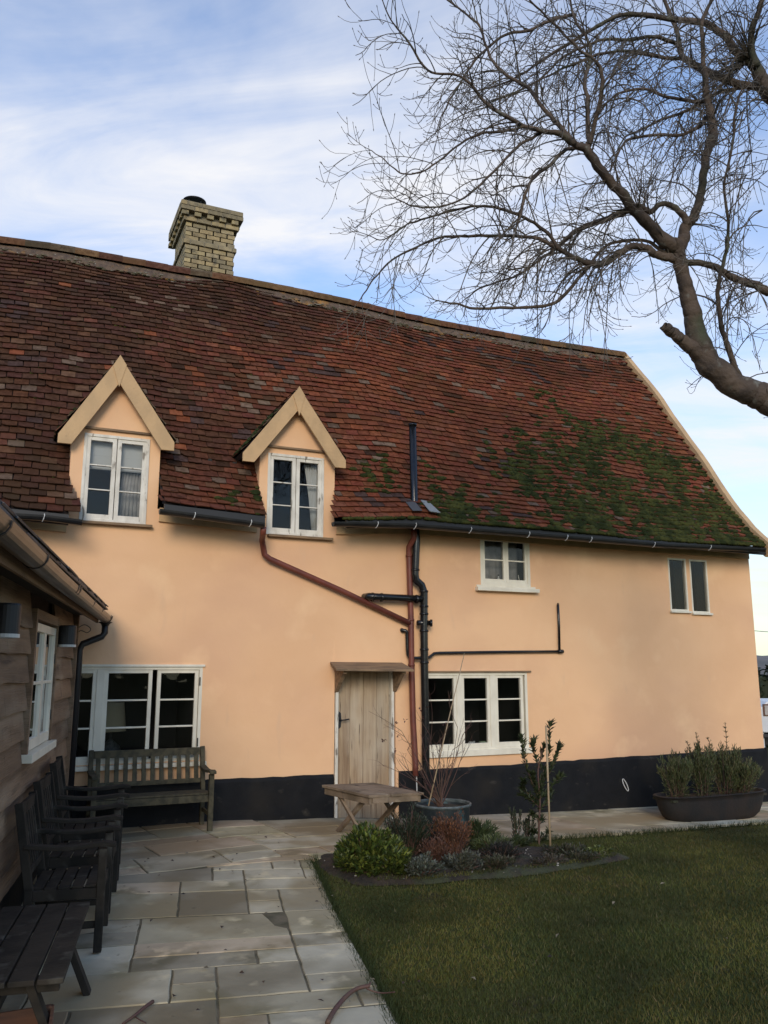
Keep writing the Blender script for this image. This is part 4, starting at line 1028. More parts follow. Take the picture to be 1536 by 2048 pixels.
for q_,(o_,z_) in enumerate(((RO+.066,Z0+.040),(RO+.060,Z0+.060),(RO+.054,Z0+.080))):
    b=MB(); s=-.16+.11*q_
    while s<LEN:
        f=ru(.8,1.2); obbox(b,s,s+.296,o_-.04,o_+ru(-.004,.004),z_,z_+.017+ru(0,.003),(f,f,f)); s+=.30
    b.build('slate_edge',M['slate'],sr,tint=True)
g=gutter([ob(LEN,RO+.055,gz0+.05),ob(4,RO+.055,gz0+.02),ob(gs0,RO+.055,gz0)],.062,M['gutter_reflect'],shed,n=11)
def band(s,w,r0=.066):
    b=MB(); 
    for k in range(9):
        a=math.pi*k/8
        for ss in (s-w/2,s+w/2):
            p=ob(ss,RO+.055+math.cos(a)*r0,gz0+.012-math.sin(a)*r0+.004*s); b.v.append(tuple(p)); b.c.append((1,1,1))
    for k in range(8): b.f.append((2*k,2*k+1,2*k+3,2*k+2))
    b.v+= [tuple(ob(s-w/2,RO-.03,gz0-.05)),tuple(ob(s+w/2,RO-.03,gz0-.05))]; b.c+=[(1,1,1)]*2
    b.build('gutter_bracket',M['iron'],g,sol=.006)
for s in (0,1.05,1.9,3.0,3.12,4.6,5.6,6.6): band(s,.022 if s not in (3.0,3.12) else .05)
b=MB(); e=ob(gs0,RO+.055,gz0); band(-.12,.06,.070)
b.lathe([(.001,-.0),(.03,0),(.045,.03),(.068,.045),(.068,.05)],tuple(ob(-.14,RO+.055,gz0-.10)),14)
b.tube([ob(-.14,RO+.055,gz0-.06),ob(-.14,RO+.055,gz0-.16),ob(-.13,RO+.03,gz0-.20),ob(-.10,.09,gz0-.28),ob(-.09,.065,gz0-.34),ob(-.09,.065,.02)],.034,12)
b.build('downpipe',M['iron'],shed,smooth=True)
b=MB(); b.beam(ob(-.09,.03,1.62),ob(-.20,.03,1.62),.02,.02); b.build('pipe_bracket',M['iron'],shed)
b=MB(); b.tube(catmull([ob(-.04,.03,2.14),ob(-.06,.10,2.18),ob(-.08,.16,2.14),ob(-.06,.13,2.10),ob(-.07,.06,2.12),ob(-.05,.02,2.05)],5),.004,5); b.tube(catmull([ob(-.04,.01,1.98),ob(-.03,.045,1.6),ob(-.03,.03,1.1),ob(-.03,.045,.6)],6),.006,5); b.build('cable',M['iron'],shed,smooth=True)
# wall lamps
def wlamp(s,z,label):
    p=ob(s,.115,z); t=thing('wall_lamp',label,'wall light',tuple(p),group='round wall lights on the outbuilding')
    b=MB(); b.lathe([(.001,.10),(.066,.10),(.07,.09),(.07,-.075),(.064,-.075),(.06,.07)],tuple(p),24); b.build('body',M['iron'],t,smooth=False)
    b=MB(); b.lathe([(.0725,-.060),(.0725,-.080),(.060,-.080),(.060,-.060)],tuple(p),24); b.build('rim',M['clip'],t,smooth=False)
    b=MB(); b.lathe([(.058,-.03),(.001,-.03)],tuple(p),20); b.build('lens',M['glass'],t)
    b=MB(); b.beam(ob(s,.0,z),ob(s,.06,z),.05,.10); b.build('mount',M['iron'],t)
wlamp(*obpx(135,1275,.115),'black cylinder wall light near the far corner of the outbuilding, beside the downpipe')
wlamp(*obpx(12,1245,.115),'black cylinder wall light nearer the camera, cut by the left photo edge')
# ================================================================== SEATS
def seatthing(name,label,cat,wid,nsl,m,group=None,armz=.62,backz=.88,seatz=.42,dep=.56,nback=6):
    """origin on the ground under the middle; local +x is forward (back legs at x=0)"""
    t=thing(name,label,cat,group=group); hw=wid/2; L_=.05
    def bd(b,nm,bev=.004): return b.build(nm,m,t,bevel=bev)
    for s in (-1,1):
        b=MB(); b.beam((dep-.03,s*(hw-L_/2),0),(dep-.03,s*(hw-L_/2),armz-.02),L_,L_,(1,0,0)); bd(b,'leg')
        b=MB(); b.beam((.075,s*(hw-L_/2),0),(.075,s*(hw-L_/2),seatz),L_*.9,L_,(1,0,0)); b.beam((.075,s*(hw-L_/2),seatz-.02),(-.02,s*(hw-L_/2),backz),L_*.9,L_,(1,0,0)); bd(b,'leg')
        b=MB(); n=9; prof=[]
        for k in range(n+1):
            x=lerp(.03,dep+.045,k/n); z=armz+.012*math.sin(k/n*math.pi*1.6+2.4)+(.004 if k<n else -.012); prof.append((x,z))
        up_=[(x,z+.014) for x,z in prof]; dn_=[(x,z-.014) for x,z in reversed(prof)]
        vs=[];poly=up_+dn_
        for y in (s*(hw-L_/2)-.034,s*(hw-L_/2)+.034): vs+=[(x,y,z) for x,z in poly]
        q=len(poly); b.add(vs,[tuple(range(q))[::-1],tuple(range(q,2*q))]+[(i,(i+1)%q,q+(i+1)%q,q+i) for i in range(q)]); b.build('armrest',m,t,bevel=.006,recalc=True)
        b=MB(); b.box((.10,s*(hw-L_/2)-.014,seatz-.085),(dep-.055,s*(hw-L_/2)+.014,seatz-.022)); b.box((.10,s*(hw-L_/2)-.012,.14),(dep-.055,s*(hw-L_/2)+.012,.18)); bd(b,'side_rail')
    b=MB(); b.box((dep-.045,-hw+L_,seatz-.085),(dep-.020,hw-L_,seatz-.018)); bd(b,'front_rail')
    b=MB(); sw_=(dep-.04-.09)/nsl
    for k in range(nsl):
        x=.085+k*sw_; zz=seatz-.012+.012*(k/(nsl-1)); b.box((x,-hw+.012 if k else -hw+L_,zz-.018),(x+sw_-.012,hw-.012 if k else hw-L_,zz))
    bd(b,'seat')
    b=MB()
    def bx(z): return lerp(.075,-.02,(z-seatz)/(backz-seatz))
    z2=backz-.045; b.beam((bx(z2),-hw+L_,z2),(bx(z2),hw-L_,z2),.028,.075); z1=seatz+.08; b.beam((bx(z1),-hw+L_,z1),(bx(z1),hw-L_,z1),.028,.045)
    for k in range(nback):
        y=lerp(-hw+L_,hw-L_,(k+.5)/nback); w_=(wid-2*L_)/nback*.5; b.beam((bx(z1+.02),y,z1+.02),(bx(z2-.03),y,z2-.03),w_,.014,(1,0,0))
    bd(b,'backrest')
    return t
bench=seatthing('garden_bench','slatted green-brown wooden bench with arms standing against the house under the wide window','bench',1.19,5,M['bench'],nback=12,armz=.575,backz=.79,seatz=.37,dep=.50)
bench.location=(1.43,-.10,gz(1.5,-.4)+.0); bench.rotation_euler=(0,0,R(-90))
ch0=seatthing('garden_armchair','x','armchair',.58,5,M['chair'],group='dark garden armchairs in a row along the outbuilding',armz=.63,backz=.90,seatz=.40,dep=.53)
clabs=['dark slatted garden armchair nearest the camera, beside the low slatted table','middle dark garden armchair of the row along the outbuilding','far dark garden armchair of the row, next to the wall bench']
for i,(s,r,off) in enumerate(((2.86,-10,.11),(2.19,-11,.12),(1.50,-8,.12))):
    o=ch0 if i==0 else ctree(ch0)
    p=ob(s,off,0); o.location=(p.x,p.y,gz(p.x,p.y)); o.rotation_euler=(0,0,R(r)); o['label']=clabs[i]
# low dark slatted table
t=thing('slatted_table','low dark slatted table on splayed legs in the bottom left corner','table',tuple(ob(4.15,.42,0)))
lt=t; zt2=.45; b=MB(); tA=gd(182,1802,zt2); tB=gd(130,1955,zt2); s0=(CO-tA).dot(dv); s1=(CO-tB).dot(dv); o1=((tA-CO).dot(nv)+(tB-CO).dot(nv))/2; o0=o1-.70; n=6
for k in range(n):
    a=lerp(o0,o1,k/n)+.005; c=lerp(o0,o1,(k+1)/n)-.005; obbox(b,s0,s1,a,c,zt2-.024,zt2)
b.build('tabletop',M['chair'],t,bevel=.004)
for s in (s0+.10,s1-.12):
    b=MB(); obbox(b,s-.02,s+.02,o0+.03,o1-.03,zt2-.085,zt2-.025); b.build('batten',M['chair'],t,bevel=.003)
    for a0,a1 in ((o0+.16,o0-.0),(o1-.16,o1+.02)):
        b=MB(); b.beam(ob(s,a0,zt2-.03),ob(s,a1,0),.035,.075,dv); b.build('leg',M['chair'],t,bevel=.003)
b=MB(); obbox(b,s0+.1,s1-.12,(o0+o1)/2-.02,(o0+o1)/2+.02,.16,.22); b.build('stretcher',M['chair'],t)
# crate bottom left
cc=gd(50,2030,.26); t=thing('wooden_crate','shallow reddish wooden crate in the bottom left corner of the photo','crate',(cc.x,cc.y-.12,0))
cr0=Vector((gd(106,2010,.26).x,gd(106,2010,.26).y,0)); dxv=Vector((-1,-.02,0)); dyv=Vector((-.1,-1,0)).normalized()
b=MB(); Wc,Dc=.42,.30
def qp(a,c,z): p=cr0+dxv*a+dyv*c; return Vector((p.x,p.y,z))
for (a0,c0,a1,c1) in ((0,0,Wc,0),(0,Dc,Wc,Dc),(0,0,0,Dc),(Wc,0,Wc,Dc)):
    for zc in (.065,.155,.225): b.beam(qp(a0,c0,zc),qp(a1,c1,zc),.012,.075)
b.build('side_boards',M['crate'],t); b=MB(); b.add([qp(0,0,.02),qp(Wc,0,.02),qp(Wc,Dc,.02),qp(0,Dc,.02)],[(0,1,2,3)]); b.build('base',M['crate'],t,sol=.01)
for a,c in ((.02,.02),(Wc-.02,.02),(.02,Dc-.02),(Wc-.02,Dc-.02)):
    b=MB(); b.beam(qp(a,c,.0),qp(a,c,.268),.028,.028,(1,0,0)); b.build('corner_post',M['crate'],t)
g1=gd(44,2040,.16); b=MB(); b.lathe([(.001,0),(.03,0),(.036,.085),(.03,.085),(.026,.02)],(g1.x,g1.y-.03,.035),14); tag(b.build('plant_pot',M['green'],smooth=True),'small bright green plastic pot lying inside the wooden crate','pot')
# ================================================================== SMALL TABLE BY THE DOOR
zt3=.52
cA=gd(643,1570,zt3);cB=gd(737,1591,zt3);cC=gd(848,1585,zt3)
ux=Vector((cC.x-cB.x,cC.y-cB.y,0)); wT=ux.length; ux.normalize(); uy=Vector((cA.x-cB.x,cA.y-cB.y,0)); lT=uy.length; uy.normalize()
t=thing('small_table','small weathered pine table on crossed legs in front of the plank door','table',(cB.x+ux.x*.3+uy.x*.4,cB.y+ux.y*.3+uy.y*.4,0.02))
def tp(a,c,z): p=cB+ux*a+uy*c; return Vector((p.x,p.y,z))
b=MB(); n=5
for k in range(n):
    a0=lerp(0,wT,k/n)+.002;a1=lerp(0,wT,(k+1)/n)-.002; f=ru(.8,1.15); j=ru(-.006,.006)
    vs=[tp(a,c,z) for z in (zt3-.024,zt3+ru(-.002,.002)) for a,c in ((a0,j),(a1,j),(a1,lT+j),(a0,lT+j))]; b.add(vs,[(0,3,2,1),(4,5,6,7),(0,1,5,4),(1,2,6,5),(2,3,7,6),(3,0,4,7)],(f,f,f*.97))
b.build('tabletop',M['tablew'],t,bevel=.003,tint=True)
for a in (.035,wT-.035):
    b=MB(); b.beam(tp(a,.02,zt3-.058),tp(a,lT-.02,zt3-.058),.028,.066); b.build('side_rail',M['tablew'],t,bevel=.003)
    for k,(c0,c1) in enumerate(((.20,lT-.10),(lT-.20,.10))):
        aa=a+(.032 if k else .062)*(1 if a<wT/2 else -1); g_z=.02
        b=MB(); b.beam(tp(aa,c0,zt3-.05),tp(aa,c1,g_z),.03,.062,ux.cross(Vector((0,0,1)))); b.build('leg',M['tablew'],t,bevel=.003)
for c in (.02,lT-.02):
    b=MB(); b.beam(tp(.05,c,zt3-.052),tp(wT-.05,c,zt3-.052),.022,.054); b.build('end_rail',M['tablew'],t,bevel=.003)
# ================================================================== PLANTS
def leafc(b,p,d,l,w,col,fold=.25):
    d=d.normalized(); sd=d.cross(Vector((ru(-.3,.3),ru(-.3,.3),1)))
    if sd.length<.05: sd=Vector((1,0,0))
    sd.normalize(); n_=sd.cross(d)
    a=p+d*l*.5; vs=[p,a+sd*w*.5+n_*w*fold,p+d*l-n_*l*.08,a-sd*w*.5+n_*w*fold]
    b.add(vs,[(0,1,2),(0,2,3)],col)
def rv(): 
    while 1:
        v=Vector((ru(-1,1),ru(-1,1),ru(-1,1)))
        if .05<v.length<1: return v
def vary(c,f=.25):
    k=ru(1-f,1+f); return (c[0]*k*ru(.9,1.1),c[1]*k,c[2]*k*ru(.85,1.15))
def clump(name,label,cat,x,y,rx,ry,h,n,ll,lw,cols,z0=None,stems=14,upb=.6,group=None,stemcol=(.06,.05,.03),shape=1.0,parent=None,noz=.35,leafname='leaves'):
    """several leafy sub clumps on stems: an uneven mound of leaf-sized faces"""
    z0=gz(x,y) if z0 is None else z0
    t=parent or thing(name,label,cat,(x,y,z0),group=group)
    b=MB(); sb_=MB(); tips=[]
    for _ in range(stems):
        a=ru(0,6.28); r=math.sqrt(rnd()); hh=h*(1-.55*r**2*shape)*ru(.75,1.1); tx=x+rx*r*math.cos(a); ty=y+ry*r*math.sin(a)
        mid=Vector((lerp(x,tx,.55),lerp(y,ty,.55),z0+hh*.55)); tip=Vector((tx,ty,z0+hh)); b0=Vector((lerp(x,tx,.3),lerp(y,ty,.3),z0-.01))
        sb_.tube([b0,mid,tip],[.006,.004,.002],4,cap=False); tips.append((b0,mid,tip,hh))
    for _ in range(n):
        b0,mid,tip,hh=random.choice(tips); q=rnd()**.6; p=b0.lerp(mid,q*2) if q<.5 else mid.lerp(tip,q*2-1)
        sp=min(rx,ry)*noz*(1.1-q*.6); p=p+rv()*sp; 
        if p.z<z0+.005: p.z=z0+rnd()*.05
        d=(p-Vector((x,y,z0+h*.2))).normalized()*.8+rv()*.8+Vector((0,0,upb))
        leafc(b,p,d,ll*ru(.6,1.2),lw*ru(.7,1.2),vary(random.choice(cols)))
    sb_.build('stems',M['stem'],t); b.build(leafname,M['leaf'],t,tint=True)
    return t
# bright green shrub at the corner of the bed
for (x,y,rx,ry,h,n) in ((2.96,-2.36,.24,.24,.31,2200),):
    t=clump('green_shrub','bushy bright green shrub with yellowish leaf tips at the left corner of the flower bed','shrub',x,y,rx,ry,h,n,.055,.032,[(.042,.068,.012),(.06,.09,.015),(.028,.045,.010),(.115,.14,.024)],stems=40)
    for (dx,dy,rx2,h2,n2) in ((.18,-.20,.22,.20,1100),(-.20,-.03,.17,.13,900),(.22,.0,.16,.28,800),(-.02,-.18,.2,.17,800)): clump('','','',x+dx,y+dy,rx2,rx2,h2,n2,.05,.03,[(.04,.065,.012),(.06,.085,.015),(.03,.045,.012),(.14,.16,.028)],stems=16,parent=t)
clump('dark_green_bush','feathery dark grey-green bush between the green shrub and the rusty dry plant','bush',3.50,-2.12,.26,.22,.42,3000,.035,.009,[(.022,.035,.018),(.032,.045,.026),(.016,.026,.014)],stems=60,upb=1.2,shape=.6)
clump('dry_plant','rusty brown dried plant in front of the round pot','plant',3.86,-2.25,.22,.20,.40,2600,.028,.010,[(.15,.06,.03),(.10,.045,.025),(.19,.085,.04),(.06,.03,.02)],stems=60,upb=1.3,shape=.5)
clump('dry_plant','low reddish dried plant left of the rusty tall one, right of the dark bush','plant',3.62,-2.38,.17,.15,.24,1200,.028,.010,[(.10,.045,.03),(.07,.035,.025),(.13,.06,.035)],stems=34,upb=1.1)
clump('sage_plant','low grey-leaved plant at the front of the bed beside the green shrub','plant',3.32,-2.72,.20,.16,.16,1000,.04,.022,[(.07,.08,.06),(.05,.06,.045),(.10,.11,.085)],stems=24,upb=.5)
clump('sage_plant','low grey-leaved plant at the front of the bed below the rusty dry plant','plant',3.74,-2.68,.20,.15,.15,900,.04,.022,[(.065,.07,.055),(.05,.055,.042),(.09,.095,.07)],stems=24,upb=.5)
clump('heather_mound','round very dark mound plant in the middle of the bed','plant',4.25,-2.48,.26,.20,.17,2600,.022,.008,[(.016,.017,.015),(.025,.024,.022),(.012,.014,.010)],stems=40,upb=.8)
clump('leafy_perennial','green strap-leaved plant right of the round pot','plant',4.42,-1.75,.20,.16,.24,900,.09,.020,[(.04,.06,.022),(.055,.075,.03),(.03,.045,.018)],stems=20,upb=.7)
clump('leafy_perennial','pale green low plant in front of the strap-leaved one, behind the dark mound','plant',4.40,-2.10,.26,.14,.13,900,.07,.018,[(.06,.08,.03),(.045,.06,.022),(.08,.10,.04)],stems=20,upb=.5)
for (x,y,h,lb_) in ((4.86,-1.80,.36,'taller thin upright leafy sprig left of the young bay tree'),(5.06,-1.72,.24,'shorter thin upright sprig just left of the young bay tree stem')):
    clump('upright_sprig',lb_,'plant',x,y,.07,.07,h,420,.035,.012,[(.025,.035,.018),(.035,.048,.024),(.02,.028,.015)],stems=8,upb=1.2,shape=.2)
clump('groundcover_plant','yellow-green low plant at the right end of the flower bed','plant',5.28,-2.56,.18,.10,.07,420,.04,.024,[(.11,.13,.03),(.08,.10,.025),(.05,.065,.02)],stems=10,upb=.4)
clump('groundcover_plant','dark sprawling low plant at the foot of the bamboo stake','plant',5.00,-2.42,.34,.16,.08,900,.04,.016,[(.035,.045,.022),(.05,.05,.03),(.07,.06,.04)],stems=16,upb=.4)
clump('groundcover_plant','dark green low plant between the upright sprigs and the bay tree','plant',4.75,-1.95,.28,.13,.10,900,.045,.018,[(.03,.045,.018),(.045,.06,.025)],stems=16,upb=.5)
clump('groundcover_plant','brownish low plant at the front edge of the bed right of the dark mound','plant',4.60,-2.72,.22,.12,.07,500,.035,.014,[(.06,.05,.035),(.045,.045,.028),(.10,.08,.06)],stems=12,upb=.4)
for (x,y,rx,h,n,cols,lb_) in ((4.05,-2.72,.24,.10,600,[(.05,.05,.03),(.07,.06,.04),(.035,.045,.02)],'low brownish green plant between the two grey-leaved plants and the dark mound'),
    (3.15,-2.55,.16,.17,700,[(.05,.05,.035),(.04,.05,.03)],'dull green leafy plant just right of the bright green shrub'),
    (4.05,-1.95,.22,.16,700,[(.05,.06,.03),(.07,.06,.035)],'low green plant at the foot of the round pot on its right side'),
    (4.95,-2.65,.26,.06,500,[(.045,.05,.025),(.06,.055,.035)],'thin low plant at the front edge of the bed under the stake')):
    clump('groundcover_plant',lb_,'plant',x,y,rx,rx*.6,h,n,.04,.016,cols,stems=16,upb=.6)
# pebbles and dead leaves, scattered too many to count
b=MB()
for _ in range(230):
    a=ru(0,6.28);q=math.sqrt(rnd())*.97; i=int(a/6.2832*nr)%nr; p=ring[i]; x=lerp(bc.x,p.x,q);y=lerp(bc.y,p.y,q); z_=ru(.005,.013); f=ru(.06,.36); cushion(b,Vector((x,y,gz(x,y)+.04*(1-q)+.01)),Vector((1,0,0)),Vector((0,1,0)),Vector((0,0,1)),z_,z_*.8,z_*.6,(f,f*.93,f*.84))
b.build('pebbles',M['grass'],tint=True,kind='stuff')
b=MB()
for _ in range(90):
    if rnd()<.5: x=ru(1.0,9.5);y=ru(-5,-1.4)
    else: x=ru(.9,2.6); y=ru(-5,-.3)
    c=random.choice([(.05,.03,.02),(.09,.055,.03),(.03,.02,.015),(.20,.17,.12)]); leafc(b,Vector((x,y,gz(x,y)+(.014 if not lawn_in(x,y) else .02))),Vector((ru(-1,1),ru(-1,1),.15)),ru(.02,.045),ru(.015,.03),c)
b.build('fallen_leaves',M['leaf'],tint=True,kind='stuff')
# ---- young bay tree with stake
bp=gd(1078,1692,-.04); t=thing('bay_tree','young bay tree with glossy dark leaves tied to a thin stake in the bed','tree',(bp.x,bp.y,gz(bp.x,bp.y)))
yb=bp.y; b=MB(); lf=MB()
def bl(px,py): return wl(px,py,yb+0)
trunk=catmull([bl(1078,1698),bl(1078,1650),bl(1080,1600),bl(1076,1545),bl(1082,1515),bl(1084,1500)],4); b.tube(trunk,[lerp(.012,.006,i/(len(trunk)-1)) for i in range(len(trunk))],6); b.build('trunk',M['stem'],t,smooth=True)
b=MB(); brs=[([bl(1080,1600),bl(1062,1560),bl(1052,1520),bl(1046,1490),bl(1044,1475)],40),([bl(1082,1540),bl(1070,1510),bl(1060,1492),bl(1064,1478)],30),([bl(1080,1560),bl(1090,1530),bl(1098,1500),bl(1101,1475),bl(1105,1455),bl(1108,1448)],34),([bl(1080,1570),bl(1100,1545),bl(1112,1522),bl(1120,1500),bl(1124,1492)],36),([bl(1084,1520),bl(1086,1505),bl(1085,1490)],16),([bl(1078,1600),bl(1050,1580),bl(1040,1560)],40),([bl(1078,1615),bl(1060,1600),bl(1045,1590)],34),([bl(1078,1600),bl(1105,1575),bl(1125,1550)],44),([bl(1078,1620),bl(1098,1600),bl(1108,1585)],30),([bl(1078,1640),bl(1068,1630),bl(1060,1628)],20),([bl(1078,1670),bl(1068,1664),bl(1060,1662)],18),([bl(1078,1680),bl(1092,1668),bl(1102,1664)],18),([bl(1078,1650),bl(1084,1640),bl(1090,1640)],14),([bl(1078,1600),bl(1070,1570),bl(1062,1545)],44),([bl(1078,1590),bl(1085,1560),bl(1092,1540)],40)]
for pth,nl in brs:
    pth=[p+Vector((0,(i/len(pth))*ru(-.12,.12),0)) for i,p in enumerate(pth)]
    P_=catmull(pth,4); b.tube(P_,[lerp(.005,.0025,i/(len(P_)-1)) for i in range(len(P_))],5,cap=False)
    for _ in range(int(nl*2.6)):
        q=rnd()**.7*(len(P_)-1); i=int(q); p=P_[i]; tdir=(P_[min(i+1,len(P_)-1)]-P_[max(i-1,0)]).normalized()
        leafc(lf,p+rv()*.012,tdir*.8+rv()*.9+Vector((0,0,.25)),ru(.05,.085),ru(.017,.026),vary(random.choice([(.028,.042,.014),(.020,.030,.012),(.045,.058,.020)])))
b.build('branches',M['stem'],t,smooth=True); lf.build('leaves',M['leaf'],t,tint=True)
p0=gd(1101,1702,-.045); p1=wl(1092,1452,p0.y+.02); b=MB(); b.tube([p0-Vector((0,0,.05)),p0.lerp(p1,.5),p1],[.011,.010,.010],8); sk=b.build('bamboo_stake',M['stake'],smooth=True); tag(sk,'pale bamboo stake supporting the young bay tree','stake')
b=MB(); q=p0.lerp(p1,.53); b.tube([q+Vector((.014*math.cos(a)-.02*(1-abs(math.cos(a/2))),.014*math.sin(a),.004*a)) for a in [k*.5 for k in range(14)]],.004,5); b.build('tie',M['iron'],sk)
# ---- round pot with bare shrub and cane
PYY=-1.72; pl_=wl(832,1605,PYY);pr_=wl(937,1605,PYY); pc=(pl_+pr_)/2; pr=(pr_.x-pl_.x)/2*.95; zr=pc.z; g0=gz(pc.x,PYY)
t=thing('round_pot','big round blue-green pot with pale rim beside the small table','plant pot',(pc.x,PYY,g0)); hh=zr-g0
b=MB(); b.lathe([(.001,.0),(pr*.80,0),(pr*.84,.02),(pr*.93,hh*.6),(pr*.97,hh-.03),(pr*.93,hh-.03),(pr*.90,hh-.07),(.001,hh-.07)],(pc.x,PYY,g0),40); b.build('body',M['pot'],t,smooth=False)
b=MB(); b.lathe([(pr*.97,hh-.03),(pr*1.01,hh-.022),(pr*1.02,hh-.01),(pr*1.01,hh),(pr*.96,hh),(pr*.95,hh-.012),(pr*.96,hh-.03)],(pc.x,PYY,g0),40); b.build('rim',M['potrim'],t,smooth=True)
b=MB(); b.lathe([(.001,hh-.045),(pr*.9,hh-.05)],(pc.x,PYY,g0),24); b.build('earth',M['soil'],t)
t=thing('bare_shrub','leafless reddish shrub with spreading thin twigs growing in the round pot','shrub',(pc.x-.02,PYY,zr-.05)); b=MB(); lf=MB()
base=Vector((pc.x-.03,PYY,zr-.05))
def twigline(b,p,tgt,r0,sub=3,dep_=0):
    mid=p.lerp(tgt,.5)+Vector((ru(-.03,.03),ru(-.03,.03),ru(-.02,.03))); P_=catmull([p,mid,tgt],4); b.tube(P_,[lerp(r0,r0*.35,i/(len(P_)-1)) for i in range(len(P_))],5,cap=False)
    if dep_<2:
        for _ in range(sub):
            i=random.randint(2,len(P_)-1); d=(tgt-p)*ru(.25,.5); d=d+rv()*d.length*.7; twigline(b,P_[i],P_[i]+d,r0*.5,2,dep_+1)
for px,py in ((803,1462),(815,1500),(798,1520),(800,1545),(826,1490),(845,1500),(860,1470),(872,1490),(905,1500),(925,1470),(930,1495),(915,1455),(895,1520),(880,1475),(846,1560),(812,1575),(868,1540)):
    tg=wl(px,py,PYY+ru(-.2,.15)); twigline(b,base+rv()*.05,tg,.006)
b.build('twigs',M['stem'],t,smooth=True)
for px,py in ((790,1500),(768,1480),(764,1482),(810,1441),(793,1448),(856,1414),(843,1436),(889,1450),(796,1470),(840,1420)):
    p=wl(px,py,PYY-.05); 
    for _ in range(3): leafc(lf,p+rv()*.012,rv(),.03,.02,vary((.09,.03,.03)))
lf.build('leaves',M['leaf'],t,tint=True)
b=MB(); c0=wl(857,1612,PYY-.08); c1=wl(929,1306,PYY+.35); b.tube([c0,c0.lerp(c1,.5)+Vector((.0,0,.01)),c1],[.0075,.006,.004],7); tag(b.build('cane',M['stake'],smooth=True),'long thin cane leaning out of the round pot across the kitchen window','cane')
# ---- black tub on the right
ty=-.98; ta=wl(1314,1584,ty);tb_=wl(1521,1584,ty); tcx=(ta.x+tb_.x)/2; th_=(tb_.x-ta.x)/2; tz=(ta.z+tb_.z)/2; tg=gz(tcx,ty)-.02; H_=tz-tg
t=thing('metal_tub','long black rusty bath-shaped tub planter at the right by the wall','planter',(tcx,ty,tg))
b=MB(); prof=[(.001,.0),(.68,.0),(.77,.02),(.86,H_*.22),(.92,H_*.5),(.955,H_*.8),(.965,H_-.012),(1.0,H_-.010),(1.0,H_),(.95,H_),(.93,H_-.05),(.001,H_-.05)]
n=56; b0=0
for r_,z in prof:
    for k in range(n):
        a=2*math.pi*k/n; ca,sa=math.cos(a),math.sin(a); e=.62
        x=math.copysign(abs(ca)**e,ca)*r_*th_; y=math.copysign(abs(sa)**.8,sa)*r_*.27; b.v.append((tcx+x,ty+y,tg+z)); b.c.append((1,1,1))
for i in range(len(prof)-1):
    for k in range(n): b.f.append((i*n+k,i*n+(k+1)%n,(i+1)*n+(k+1)%n,(i+1)*n+k))
b.build('body',M['tub'],t,smooth=True)
b=MB(); b.box((tcx-th_*.9,ty-.18,tg+H_-.06),(tcx+th_*.9,ty+.18,tg+H_-.035)); b.build('earth',M['soil'],t)
for k,(px,h,n_,lb_,sp_n) in enumerate(((1355,.50,2400,'bushy grey-green wallflower at the left end of the black tub',0),(1405,.58,2400,'tall wallflower with seed spikes left of the middle of the tub',2),(1450,.62,2400,'tallest wallflower with a high seed spike right of the middle of the tub',2),(1485,.42,2600,'low feathery wallflower spilling at the right end of the tub',0))):
    x=wl(px,1584,ty).x
    t2=clump('wallflower',lb_,'plant',x,ty,.27 if k<3 else .30,.20,h,n_,.06,.013,[(.085,.10,.038),(.11,.12,.05),(.06,.075,.03),(.14,.13,.06)],z0=tz-.04,stems=26,upb=.8,shape=.5,group='wallflowers planted in the black tub')
    if sp_n:
        b=MB(); lf=MB()
        for px2,py2 in ((((1373,1482),(1391,1464)),((1414,1474),(1450,1444)))[k-1]):
            tip=wl(px2,py2,ty+ru(-.05,.05)); bs_=Vector((x,ty,tz)); P_=catmull([bs_,bs_.lerp(tip,.6)+Vector((.03,0,.0)),tip],6); b.tube(P_,.004,5,c=(.09,.075,.035))
            for q in range(56):
                f=ru(.5,1); i=int(f*(len(P_)-1)); a=ru(0,6.28); leafc(lf,P_[i]+Vector((0,0,ru(-.01,.01))),Vector((math.cos(a),math.sin(a),.9)),ru(.04,.07)*(1.25-f*.6),.006,vary((.11,.10,.045)))
        b.build('flower_spike',M['leaf'],t2,tint=True); lf.build('seed_pods',M['leaf'],t2,tint=True)
# stone slab under the tub edge
# ---- fallen twigs
b=MB(); P_=[gd(655,2046,.01),gd(668,2022,.02),gd(690,1995,.04),(gd(712,1978,.05)),gd(740,1971,.06)]; b.tube(catmull(P_,5),[lerp(.014,.010,i/20) for i in range(21)],7); b.tube(catmull([gd(733,1976,.05),gd(745,1982,.04),gd(765,1986,.03),gd(790,1984,.05)],4),[lerp(.006,.003,i/12) for i in range(13)],5); b.tube([gd(738,1972,.06),gd(741,1965,.07)],.006,5)
tag(b.build('fallen_branch',M['stem'],smooth=True),'curved broken branch lying over the patio edge at the bottom centre','branch')
b=MB(); b.tube(catmull([gd(245,2048,.015),gd(268,2032,.02),gd(290,2014,.03),gd(306,2003,.03)],5),[lerp(.006,.010,i/15) for i in range(16)],6); b.tube([gd(268,2032,.02),gd(280,2040,.01),gd(292,2046,.01)],.003,5)
tag(b.build('fallen_branch',M['stem'],smooth=True),'short straight broken stick lying on the slabs at the bottom left','branch')
